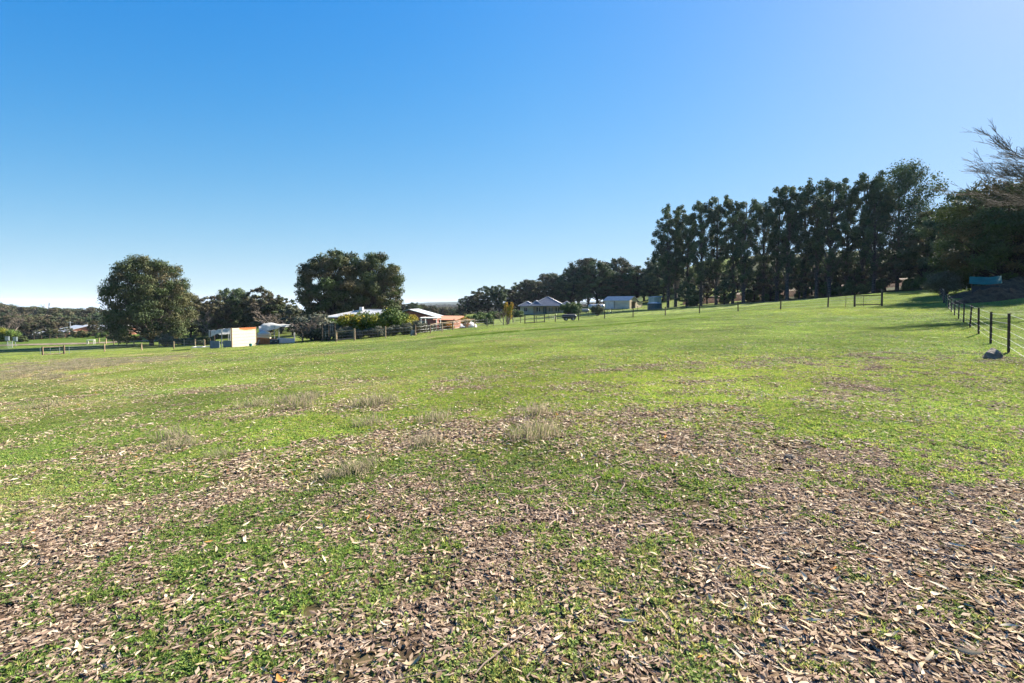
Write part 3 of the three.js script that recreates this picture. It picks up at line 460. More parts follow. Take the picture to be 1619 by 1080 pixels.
{ // star-picket fence running away on the right
  const A = V(13.98, 0, -13.55), B = V(42, 0, -47), dir = B.clone().sub(A), len = dir.length(); dir.normalize();
  const f = thing('picket_wire_fence', 'steel star-picket and wire fence running uphill past the grey boulder', 'fence', V(A.x, height(A.x, A.z), A.z));
  const star = (h) => { const s = new THREE.Shape(); const pts = []; for (let k = 0; k < 3; k++) { const a = k * 2 * Math.PI / 3 + 0.5, c = V(Math.cos(a), Math.sin(a), 0), n = V(-Math.sin(a), Math.cos(a), 0); pts.push(c.clone().multiplyScalar(0.012).addScaledVector(n, -0.008), c.clone().multiplyScalar(0.036).addScaledVector(n, -0.006), c.clone().multiplyScalar(0.036).addScaledVector(n, 0.006), c.clone().multiplyScalar(0.012).addScaledVector(n, 0.008)); } pts.forEach((p, i) => i ? s.lineTo(p.x, p.y) : s.moveTo(p.x, p.y)); const g = new THREE.ExtrudeGeometry(s, { depth: h + 0.25, bevelEnabled: false }); g.rotateX(-Math.PI / 2); g.translate(0, -0.25, 0); return g; };
  const sg = star(1.12), line = [];
  for (let k = -2; k <= 16; k++) {
    const p = A.clone().addScaledVector(dir, len * k / 10); p.y = height(p.x, p.z); line.push(p.clone());
    if (k === 10) { post(f, p, 1.4, 0.10, M.postDark, 'strainer_post'); continue; }
    const m = part(f, 'picket', sg, M.picket); m.position.copy(p).sub(f.position); m.rotation.set(rr(-0.03, 0.03), R() * 2, rr(-0.03, 0.03));
  }
  const s = line[12], n = V(dir.z, 0, -dir.x); bar(f, 'stay', s.clone().add(V(0, 1.15, 0)), line[13].clone().add(V(0, 1.15, 0)), 0.045, M.postDark);
  strands(f, line, [0.18, 0.38, 0.6, 0.83, 1.07], 0.0034, M.wire);
}
{ // long fence along the top of the paddock
  const L = [[770, 65], [802, 66], [830, 66.5], [861, 67], [878, 67.5], [915, 68], [956, 68], [1001, 68], [1052, 66], [1106, 64], [1167, 60], [1234, 56], [1309, 52], [1351, 51], [1394, 50]].map(([px, d]) => G(px, d));
  const f = thing('paddock_fence', 'long post-and-wire fence with dark timber posts along the top of the paddock', 'fence', L[0].clone());
  const hs = [1.3, 1.2, 1.15, 1.15, 1.1, 1.15, 1.2, 1.25, 1.2, 1.15, 1.2, 1.25, 1.3, 1.25, 1.8]; L.forEach((p, i) => post(f, p, hs[i], i === 14 || i === 13 ? 0.1 : 0.075, M.postDark));
  const q = G(845, 66.7); post(f, q, 1.15, 0.07, M.postDark); bar(f, 'rail', L[3].clone().add(V(0, 1.05, 0)), q.clone().add(V(0, 1.0, 0)), 0.05, M.postDark); bar(f, 'rail', L[3].clone().add(V(0, 0.15, 0)), q.clone().add(V(0, 0.12, 0)), 0.05, M.postDark); bar(f, 'rail', L[2].clone().add(V(0, 0.12, 0)), q.clone().add(V(0, 0.12, 0)), 0.05, M.postDark);
  bar(f, 'rail', L[13].clone().add(V(0, 1.15, 0)), L[14].clone().add(V(0, 1.15, 0)), 0.055, M.postDark); bar(f, 'rail', L[13].clone().add(V(0, 0.2, 0)), L[14].clone().add(V(0, 0.2, 0)), 0.055, M.postDark);
  for (const [px, d] of [[1337, 51.3], [1365, 50.7]]) bar(f, 'dropper', G(px, d), G(px, d).add(V(0, 1.15, 0)), 0.022, M.picket);
  strands(f, L, [0.2, 0.45, 0.7, 1.0], 0.006, M.wire);
}
{ // garden fence in front of the red house
  const L = [[531, 52], [560, 51.6], [609, 51], [656, 52], [680, 54.5], [699, 56.5], [716, 58], [736, 61], [750, 63], [770, 64.6]].map(([px, d]) => G(px, d));
  const f = thing('garden_fence', 'netted timber-post garden fence in front of the red house', 'fence', L[0].clone());
  L.forEach((p, i) => post(f, p, [1.2, 1.28, 1.25, 1.2, 1.15, 1.2, 1.1, 1.2, 1.1, 1.1][i], i < 2 ? 0.095 : 0.075, i < 3 ? M.postPale : i < 5 ? M.postWood : M.postPale));
  for (const h of [1.12, 0.22]) bar(f, 'rail', L[0].clone().add(V(0, h, 0)), L[1].clone().add(V(0, h, 0)), 0.06, M.postPale);
  bar(f, 'rail', L[4].clone().add(V(0, 1.02, 0)), L[5].clone().add(V(0, 1.12, 0)), 0.05, M.postPale); for (let i = 5; i < 8; i++) bar(f, 'rail', L[i].clone().add(V(0, 1.08, 0)), L[i + 1].clone().add(V(0, 1.08, 0)), 0.045, M.postPale);
  strands(f, L, [0.3, 0.6, 0.95], 0.006, M.wire); netting(f, 'netting', L.slice(1, 5), 1.0, 0.3, 0.25, 0.005, M.postDark);
}
{ // lower fence on the left with its gate frame
  const L = [[-70, 58], [-10, 60], [65, 62], [99, 64], [163, 68], [222, 71], [273, 72], [322, 69]].map(([px, d]) => G(px, d));
  const f = thing('lower_fence', 'low post-and-wire fence with a timber gate frame below the huge round tree', 'fence', L[0].clone());
  L.forEach((p, i) => post(f, p, [1.2, 1.2, 1.15, 1.2, 1.2, 1.15, 1.2, 1.1][i], i === 2 || i === 3 ? 0.1 : 0.08, i === 2 || i === 3 ? M.postWood : M.postPale));
  for (const h of [1.05, 0.12]) bar(f, 'rail', L[2].clone().add(V(0, h, 0)), L[3].clone().add(V(0, h, 0)), 0.06, M.postWood);
  for (const px of [61, 77, 92, 107]) bar(f, 'dropper', G(px, 63), G(px, 63).add(V(0, 1.05, 0)), 0.02, M.meshWire);
  strands(f, L, [0.25, 0.5, 0.75, 1.0], 0.006, M.wire);
}
{ // mesh fence at the left edge, with its corner
  const L = [[-150, 62], [-62, 70], [-10, 80], [17, 90]].map(([px, d]) => G(px, d));
  const f = thing('mesh_fence', 'blue-grey woven mesh boundary fence ending at a corner post', 'fence', L[0].clone()); L.forEach((p) => post(f, p, 1.35, 0.06, M.tankGrey)); netting(f, 'netting', L, 1.2, 0.3, 0.2, 0.006, M.meshWire);
  const D = [[40, 118], [52, 118], [64, 119], [77, 119], [88, 120], [104, 121], [117, 122]].map(([px, d]) => G(px, d)), g = thing('driveway_fence', 'thin dark wire fence beyond the gravel driveway', 'fence', D[0].clone()); D.forEach((p) => post(g, p, 1.1, 0.06, M.postDark)); strands(g, D, [0.5, 1.0], 0.008, M.wire);
  const Y = [[155, 100], [166, 98], [178, 96], [186, 95], [199, 94], [210, 92], [250, 88], [290, 84], [307, 82], [321, 80]].map(([px, d]) => G(px, d)), y = thing('yard_fence', 'row of short pale fence posts around the foot of the huge tree', 'fence', Y[0].clone()); Y.forEach((p) => post(y, p, 1.15, 0.09, M.postPale)); strands(y, Y, [0.5, 1.0], 0.008, M.wire);
  const K = [[918, 98], [931, 97], [952, 96], [960, 96], [967, 97], [985, 98], [1008, 99]].map(([px, d]) => G(px, d)), k2 = thing('yard_fence', 'thin picket fence around the yard of the cream shed', 'fence', K[0].clone()); K.forEach((p) => post(k2, p, 1.1, 0.045, M.postDark)); strands(k2, K, [0.3, 0.65, 1.0], 0.008, M.wire);
  const S = [[780, 82], [800, 84], [823, 86], [848, 88], [868, 90], [882, 92]].map(([px, d]) => G(px, d)), s2 = thing('yard_fence', 'dark picket fence on the lawn below the dark hip-roofed house', 'fence', S[0].clone()); S.forEach((p) => post(s2, p, 1.15, 0.05, M.postDark)); strands(s2, S, [0.3, 0.65, 1.0], 0.008, M.wire);
}
{ // tall wire pen by the bare shrubs
  const L = [[509, 56], [519, 56.3], [529, 56.2]].map(([px, d]) => G(px, d)), B = [[529, 60], [509, 60]].map(([px, d]) => G(px, d)), f = thing('wire_pen', 'tall steel-framed wire pen beside the pale timber rails', 'pen', L[0].clone());
  for (const p of [...L, ...B]) post(f, p, 2.1, 0.045, M.postDark); const ring = [...L, ...B, L[0]]; netting(f, 'netting', ring, 2.0, 0.3, 0.3, 0.007, M.meshWire); strands(f, ring, [2.08], 0.02, M.postDark, 0);
}
// two meter boxes and a small white stand
for (const [px, py, d, label] of [[9.5, 538, 96, 'grey-blue meter box on a post, the one farther from the gravel drive corner'], [22, 539, 93, 'grey-blue meter box on a post next to the mesh fence corner']]) { const p = G(px, d), b = thing('meter_box', label, 'box', p, 0.5), y = P(px, py, d).y - p.y; part(b, 'post', box(0.1, y, 0.1, 0, y / 2, 0), M.tankGrey); part(b, 'cabinet', box(0.55, 0.75, 0.35, 0, y + 0.3, 0), M.blueSheet); part(b, 'lid', box(0.63, 0.05, 0.43, 0, y + 0.70, 0), M.steel); part(b, 'door', box(0.42, 0.6, 0.03, 0, y + 0.3, 0.19), M.steel); }
{ const p = G(142, 98), s = thing('white_stand', 'small white table-like stand near the hedge bush', 'stand', p, 0.3); part(s, 'top', box(1.3, 0.08, 0.7, 0, 0.82, 0), M.white); for (const [x, z] of [[-0.55, -0.25], [0.55, -0.25], [-0.55, 0.25], [0.55, 0.25]]) part(s, 'leg', box(0.09, 0.8, 0.09, x, 0.39, z), M.white); }

// ------------------------------------------------------------------ buildings
const slope = (pts, th = 0.08) => { const up = pts.map((p) => p.clone()), n = pts[1].clone().sub(pts[0]).cross(pts[2].clone().sub(pts[0])).normalize(), dn = pts.map((p) => p.clone().addScaledVector(n, -th)), f = [up, [...dn].reverse()]; pts.forEach((_, i) => { const j = (i + 1) % pts.length; f.push([up[i], dn[i], dn[j], up[j]]); }); return faces(f); };
function hipRoof(g, w, l, y, h, cx, cz, mat, cap, oh = 0.5) {   // w across x, l across z
  const X = w / 2 + oh, Z = l / 2 + oh, along = w >= l, k = Math.abs(w - l) / 2, a = along ? V(cx - k, y + h, cz) : V(cx, y + h, cz - k), b = along ? V(cx + k, y + h, cz) : V(cx, y + h, cz + k);
  const c = [V(cx - X, y, cz + Z), V(cx + X, y, cz + Z), V(cx + X, y, cz - Z), V(cx - X, y, cz - Z)];
  const list = along ? [[c[0], c[1], b, a], [c[1], c[2], b], [c[2], c[3], a, b], [c[3], c[0], a]] : [[c[0], c[1], b], [c[1], c[2], a, b], [c[2], c[3], a], [c[3], c[0], b, a]];
  for (const f of list) part(g, 'roof_slope', slope(f), mat);
  const seg = along ? [[c[0], a], [c[3], a], [c[1], b], [c[2], b]] : [[c[0], b], [c[1], b], [c[2], a], [c[3], a]]; if (k > 0.05) seg.push([a, b]);
  for (const [p, q] of seg) part(g, 'ridge_cap', new Tubes().add([p.clone().add(V(0, 0.03, 0)), q.clone().add(V(0, 0.03, 0))], [0.1, 0.1], 5).geo(), cap);
  for (let i = 0; i < 4; i++) part(g, 'gutter', new Tubes().add([c[i].clone().add(V(0, -0.08, 0)), c[(i + 1) % 4].clone().add(V(0, -0.08, 0))], [0.07, 0.07], 5).geo(), cap);
}
function gableRoof(g, w, l, y, h, cx, cz, mat, oh = 0.3) { const X = w / 2 + oh, Z = l / 2 + oh; part(g, 'roof_slope', slope([V(cx - X, y - h * oh / (w / 2), cz + Z), V(cx, y + h, cz + Z), V(cx, y + h, cz - Z), V(cx - X, y - h * oh / (w / 2), cz - Z)].reverse()), mat); part(g, 'roof_slope', slope([V(cx + X, y - h * oh / (w / 2), cz + Z), V(cx, y + h, cz + Z), V(cx, y + h, cz - Z), V(cx + X, y - h * oh / (w / 2), cz - Z)]), mat); }
function gableWall(g, w, l, y, h, cx, cz, mat, t = 0.15) { for (const s of [-1, 1]) { const z = cz + s * l / 2, q = V(0, 0, -s * t), f = [V(cx - w / 2, y, z), V(cx + w / 2, y, z), V(cx, y + h - 0.12, z)]; part(g, 'gable', slope(s > 0 ? f : [...f].reverse(), t), mat); } }
function win(g, w, h, x, y, z, ry = 0, mat = M.white) { const f = part(g, 'window', merge([box(w + 0.14, 0.07, 0.08, 0, h / 2 + 0.035, 0), box(w + 0.2, 0.07, 0.12, 0, -h / 2 - 0.035, 0), box(0.07, h, 0.08, -w / 2 - 0.035, 0, 0), box(0.07, h, 0.08, w / 2 + 0.035, 0, 0), box(0.05, h, 0.06, 0, 0, 0)]), mat); f.position.set(x, y, z); f.rotation.y = ry; part(f, 'pane', box(w, h, 0.02, 0, 0, -0.015), M.glass); }

{ // dark hip-roofed house
  const p = G(866, 142), h = thing('hip_roof_house', 'cream house with dark grey hip roofs and a deep verandah', 'house', p, -0.12);
  h.position.y = Math.min(p.y, -1.9); const base = 0;
  part(h, 'wall', box(8.2, 2.6, 6.0, 0, 1.3, -0.6), M.cream); part(h, 'wall', box(3.8, 2.5, 5.4, -5.9, 1.25, 0.6), M.cream); part(h, 'wall', box(3.2, 2.5, 5.2, 5.5, 1.25, 0.4), M.cream);
  hipRoof(h, 9.0, 8.6, 2.55, 2.5, 0, 0.1, M.roofDark, M.roofCap, 0.6); hipRoof(h, 4.2, 5.8, 2.45, 1.25, -5.9, 0.6, M.roofDark, M.roofCap, 0.4); hipRoof(h, 3.8, 5.6, 2.45, 1.3, 5.5, 0.4, M.roofDark, M.roofCap, 0.4); hipRoof(h, 3.4, 4.4, 2.5, 1.5, -3.2, 2.2, M.roofDark, M.roofCap, 0.3);
  for (const x of [-4.2, -2.4, -0.6, 1.2, 3.0, 4.4]) part(h, 'verandah_post', box(0.12, 2.5, 0.12, x, 1.25, 4.5), M.creamPale);
  part(h, 'verandah_floor', box(9.4, 0.2, 2.2, 0, 0.1, 3.6), M.tankGrey);
  for (const x of [-2.6, 0.9, 2.9]) win(h, 1.2, 1.3, x, 1.45, 2.45); part(h, 'door', box(0.9, 2.05, 0.06, -0.7, 1.2, 2.43), M.dark);
  win(h, 1.2, 1.2, 5.5, 1.4, 3.05); win(h, 0.9, 1.1, -6.2, 1.4, 3.35);
}
{ // cream gabled shed with lean-to
  const p = G(981, 146), s = thing('gable_shed', 'cream metal shed with a blue-grey roof, open end and lean-to', 'shed', p, 0.80); s.position.y = Math.min(p.y, -0.35);   // open end faces right and forward
  const w = 4.4, l = 8.6; part(s, 'side_wall', box(0.12, 2.6, l, -w / 2, 1.3, 0), M.creamPale); part(s, 'side_wall', box(0.12, 2.6, l, w / 2, 1.3, 0), M.cream); part(s, 'end_wall', box(w - 0.12, 2.6, 0.12, 0, 1.3, -l / 2), M.cream);
  for (const x of [-1.65, 1.65]) part(s, 'end_wall', box(1.0, 2.6, 0.12, x, 1.3, l / 2), M.cream); part(s, 'lintel', box(2.3, 0.4, 0.12, 0, 2.4, l / 2), M.cream);
  gableWall(s, w, l, 2.6, 1.1, 0, 0, M.cream); gableRoof(s, w, l, 2.6, 1.1, 0, 0, M.roofBlue); part(s, 'floor_slab', box(w, 0.1, l, 0, 0.03, 0), M.tankGrey);
  part(s, 'roller_door', box(0.06, 2.2, 2.6, -w / 2 - 0.09, 1.1, -2.3), M.white); for (let k = 0; k < 6; k++) part(s, 'door_slat', box(0.05, 0.06, 2.6, -w / 2 - 0.13, 0.3 + k * 0.36, -2.3), M.white);
  part(s, 'downpipe', box(0.1, 2.5, 0.1, -w / 2 - 0.12, 1.25, -0.6), M.roofDark); part(s, 'gutter', box(0.14, 0.14, l + 0.5, -w / 2 - 0.33, 2.4, 0), M.white);
  part(s, 'lean_to_wall', box(3.0, 2.0, 0.1, w / 2 + 1.55, 1.0, l / 2 - 0.1), M.cream); part(s, 'lean_to_wall', box(0.1, 1.85, l, w / 2 + 3.0, 0.92, 0), M.cream); part(s, 'lean_to_roof', slope([V(w / 2, 2.55, l / 2 + 0.15), V(w / 2 + 3.3, 1.85, l / 2 + 0.15), V(w / 2 + 3.3, 1.85, -l / 2), V(w / 2, 2.55, -l / 2)]), M.roofBlue);
}
{ // hut and green tank
  const p = G(1035, 118), h = thing('small_hut', 'little cream hut with a flat skillion roof behind the round water tank', 'hut', p, 0.5); const y = P(1035, 470, 118).y - p.y; part(h, 'wall', box(2.2, y, 2.0, 0, y / 2, 0), M.creamPale); part(h, 'roof', box(2.6, 0.1, 2.5, 0, y + 0.08, 0, 0, 0, 0.06), M.white); part(h, 'door', box(0.8, 1.9, 0.05, 0.3, y - 1.1, 1.03), M.cream);
  const q = G(1035, 100), t = thing('water_tank', 'squat dark green round water tank with a pale lid', 'tank', q); part(t, 'tank_wall', new THREE.LatheGeometry([[1.42, 0], [1.45, 0.05], [1.45, 0.3], [1.42, 0.33], [1.45, 0.36], [1.45, 0.66], [1.42, 0.69], [1.45, 0.72], [1.45, 1.02], [1.42, 1.05], [1.45, 1.1], [1.45, 1.36]].map(([x, y2]) => new THREE.Vector2(x, y2)), 28), M.tankGreen); part(t, 'tank_lid', new THREE.LatheGeometry([[1.5, 1.36], [1.5, 1.40], [0.9, 1.52], [0.3, 1.60], [0, 1.60]].map(([x, y2]) => new THREE.Vector2(x, y2)), 28), M.roofCap); part(t, 'hatch', cyl(0.28, 0.28, 0.12, 0.6, 1.55, 0.2), M.tankGreen); part(t, 'outlet', cyl(0.06, 0.06, 0.25, 1.5, 0.1, 0.2), M.dark);
}
function lyingTank(g, r, l, y, mat) { const c = new THREE.CapsuleGeometry(r, l - 2 * r * 0.6, 6, 18); c.rotateZ(Math.PI / 2); c.translate(0, y, 0); return part(g, 'tank', c, mat); }
function wheels(g, xs, r, zs) { for (const x of xs) for (const z of zs) { const w = part(g, 'wheel', (() => { const t = new THREE.TorusGeometry(r * 0.72, r * 0.28, 8, 18); t.translate(0, r, 0); return t; })(), M.rubber); w.position.set(x, 0, z); part(w, 'rim', (() => { const c = new THREE.CylinderGeometry(r * 0.5, r * 0.5, 0.1, 12); c.rotateX(Math.PI / 2); c.translate(0, r, 0); return c; })(), M.steel); } }
{
  const p = G(943, 133), t = thing('tank_trailer', 'silver cylindrical tank trailer parked beside the cream shed', 'trailer', p, 0.2); p.y; lyingTank(t, 0.72, 4.2, 1.35, M.steel); for (const x of [-1.2, 0, 1.2]) { const b = new THREE.TorusGeometry(0.735, 0.03, 5, 24); b.rotateY(Math.PI / 2); b.translate(x, 1.35, 0); part(t, 'band', b, M.white); } part(t, 'chassis', box(4.2, 0.14, 0.9, 0, 0.58, 0), M.dark); wheels(t, [-0.7, 0.5], 0.38, [-0.55, 0.55]); part(t, 'drawbar', box(1.2, 0.09, 0.12, -2.6, 0.52, 0), M.dark); part(t, 'manhole', cyl(0.25, 0.25, 0.16, 0.3, 2.02, 0), M.white);
  const q = G(921, 128), u = thing('grey_tank', 'long low grey tank lying next to the silver tank trailer', 'tank', q, 0.1); lyingTank(u, 0.45, 3.3, 0.62, M.tankGrey); for (const x of [-1, 1]) part(u, 'cradle', box(0.15, 0.4, 0.8, x, 0.2, 0), M.dark);
  const b = G(900, 76), v = thing('black_trough', 'long black trough trailer standing in the grass behind the fence', 'trough', b, 0.12); lyingTank(v, 0.36, 2.1, 0.66, M.dark); part(v, 'frame', box(2.0, 0.08, 0.6, 0, 0.34, 0), M.dark); wheels(v, [-0.55, 0.6], 0.26, [-0.33, 0.33]);
}
{ // red house with white roof
  const gy = -3.9, h = thing('red_house', 'long red-walled house with low white metal roofs behind the citrus bushes', 'house', V(-25, gy, -89)); const ye = P(550, 501, 84).y - gy, yr = P(600, 490, 89).y - gy;
  part(h, 'wall', box(12.5, ye + 0.1, 8, -0.4, ye / 2, 0.6), M.redWall); for (let k = 0; k < 16; k++) part(h, 'wall_batten', box(0.07, ye - 0.1, 0.05, -6.3 + k * 0.42, ye / 2, 4.63), M.brick);
  hipRoof(h, 13, 9, ye, yr - ye, -0.4, 0.4, M.roofWhite, M.white, 0.4); part(h, 'chimney', box(0.6, 1.0, 0.6, -2.4, yr + 0.05, 1.0), M.white); win(h, 1.4, 1.2, -3.2, 1.5, 4.68); part(h, 'vent_pipe', cyl(0.06, 0.06, 0.6, -3.8, yr - 0.5, 1.4, 8), M.steel);
  part(h, 'wall', box(9.6, ye - 0.15, 8, 7.2, ye / 2 - 0.1, 1.2), M.redWall); gableWall(h, 9.6, 8, ye - 0.18, 1.35, 7.2, 1.2, M.redWall); gableRoof(h, 9.6, 8, ye - 0.1, 1.35, 7.2, 1.2, M.roofWhite, 0.4); win(h, 1.4, 1.2, 9.5, 1.6, 5.3);
}
{ // terracotta outbuilding with pergola
  const p = G(711, 73), o = thing('brick_outbuilding', 'orange brick outbuilding with a terracotta tile roof behind the fence', 'outbuilding', p, -0.35); const y = P(711, 506, 72).y - p.y;
  part(o, 'wall', box(2.6, y, 2.2, 0, y / 2, 0), M.brick); const s = [V(-2.1, y + 0.02, 1.5), V(1.7, y + 0.02, 1.5), V(1.7, y + 0.5, -1.4), V(-2.1, y + 0.5, -1.4)]; part(o, 'roof', slope(s), M.terracotta);
  for (let k = 0; k < 13; k++) { const x = -2.0 + k * 0.3; part(o, 'tile_row', new Tubes().add([V(x, y + 0.06, 1.52), V(x, y + 0.54, -1.4)], [0.06, 0.06], 5).geo(), M.terracotta); }
  part(o, 'door', box(0.8, Math.min(1.8, y - 0.2), 0.06, -0.4, Math.min(1.8, y - 0.2) / 2, 1.12), M.dark);
  const q = G(681, 66), g = thing('white_pergola', 'thin white pergola frame at the corner of the red house', 'pergola', q, -0.2), hh = P(681, 503, 66).y - q.y; for (const [x, z] of [[-1.1, 0.8], [1.1, 0.8], [-1.1, -0.8], [1.1, -0.8]]) part(g, 'post', box(0.09, hh, 0.09, x, hh / 2, z), M.white); for (const z of [-0.8, 0.8]) part(g, 'beam', box(2.6, 0.12, 0.08, 0, hh, z), M.white); for (let k = 0; k < 5; k++) part(g, 'rafter', box(0.06, 0.08, 2.0, -1.1 + k * 0.55, hh + 0.1, 0), M.white);
  const b = G(741, 76), t = thing('white_boat', 'small white rounded boat hull lying behind the fence', 'boat', b, 0.3); const sh = new THREE.SphereGeometry(1, 20, 10, 0, Math.PI * 2, 0, Math.PI / 2); sh.scale(1.35, 0.95, 0.75); part(t, 'hull', sh, M.white); part(t, 'keel', new Tubes().add(curve(V(-1.3, 0.25, 0), V(1.3, 0.25, 0), V(0, 1.5, 0), 10), taper(11, 0.05, 0.05), 5).geo(), M.white); part(t, 'gunwale', (() => { const g2 = new THREE.TorusGeometry(1, 0.05, 5, 26); g2.rotateX(Math.PI / 2); g2.scale(1.36, 1, 0.77); g2.translate(0, 0.04, 0); return g2; })(), M.navy);
  const tp = G(724, 74), c = thing('blue_tarpaulin', 'dark blue tarpaulin thrown over a low heap by the white boat', 'tarpaulin', tp, 0.4); { const g3 = new THREE.PlaneGeometry(2.4, 1.8, 18, 14); g3.rotateX(-Math.PI / 2); const a = g3.attributes.position; for (let i = 0; i < a.count; i++) { const x = a.getX(i), z = a.getZ(i); a.setY(i, 0.95 * Math.exp(-(x * x / 0.7 + z * z / 0.5)) + 0.05 + 0.12 * fbm(x * 3 + 9, z * 3, 2)); } g3.computeVertexNormals(); part(c, 'sheet', g3, M.navy); }
  const cp2 = G(692, 63), pk = thing('dark_crate', 'dark slatted crate behind the pale-railed fence bay', 'crate', cp2, 0.2); for (let k = 0; k < 5; k++) { part(pk, 'slat', box(1.1, 0.15, 0.03, 0, 0.12 + k * 0.19, 0.5), M.postDark); part(pk, 'slat', box(0.03, 0.15, 1.0, 0.55, 0.12 + k * 0.19, 0), M.postDark); } for (const [x, z] of [[-0.5, 0.45], [0.5, 0.45], [-0.5, -0.45], [0.5, -0.45]]) part(pk, 'post', box(0.08, 1.0, 0.08, x, 0.5, z), M.postDark);
}
for (const [p, px, d, top, w] of [[2, 44, 132, 503, 1], [0, 76, 134, 505, 1.1], [5, 106, 130, 516, 1], [3, 82, 128, 520, 1.2], [2, 148, 132, 506, 1], [5, 176, 126, 518, 1.1], [3, 186, 130, 512, 1.1], [0, 14, 136, 498, 1.1], [5, 58, 126, 521, 0.8], [2, 164, 124, 512, 0.9], [5, 158, 120, 522, 1.2], [3, 198, 122, 516, 1], [5, 96, 122, 525, 0.8], [2, 120, 170, 503, 1.2], [0, 30, 150, 497, 1.1], [2, 60, 156, 499, 1.2], [2, 92, 165, 500, 1.2]]) plantTo(mid[p], 'garden_tree', 'olive-grey garden tree standing among the white-roofed houses', 'tree', px, d, top, w, 'garden trees among the white-roofed houses');
// three white-roofed houses on the left
for (const [px, d, w, l, turn, ridge, label] of [[128, 150, 7, 11, 0.95, 515, 'brick house with a bright white gable roof behind the olive hedge'], [95, 142, 8, 9, 1.3, 523, 'low white-roofed house between the hedge and the dark shrubs'], [64, 138, 5, 7, 1.2, 524, 'small brick cottage with a white roof near the dead pale tree'], [168, 152, 7, 14, 1.45, 514, 'white-roofed house half hidden by the huge round tree']]) {
  const p = G(px, d), h = thing('white_roof_house', label, 'house', p, turn), yr = P(px, ridge, d).y - p.y, wall = yr - w * 0.13; part(h, 'wall', box(w, Math.max(0.6, wall), l, 0, Math.max(0.6, wall) / 2, 0), M.brick); gableWall(h, w, l, wall, w * 0.13, 0, 0, M.brick); gableRoof(h, w, l, wall, w * 0.13, 0, 0, M.roofWhite, 0.5);
  for (const z of [-l * 0.28, l * 0.25]) win(h, 1.3, 1.1, w / 2 + 0.06, wall * 0.55, z, Math.PI / 2); win(h, 1.2, 1.1, 0, wall * 0.55, l / 2 + 0.06); part(h, 'flue', cyl(0.15, 0.15, 1.0, w * 0.2, wall + 0.6, 0, 8), M.white);
}
{ const p = G(110, 156), q = thing('power_pole', 'pale pole standing behind the white-roofed houses', 'pole', p), y = P(110, 508, 156).y - p.y; part(q, 'shaft', cyl(0.16, 0.11, y, 0, 0, 0, 8), M.steel); part(q, 'crossarm', box(1.6, 0.1, 0.1, 0, y - 0.4, 0, 0.6), M.steel); }

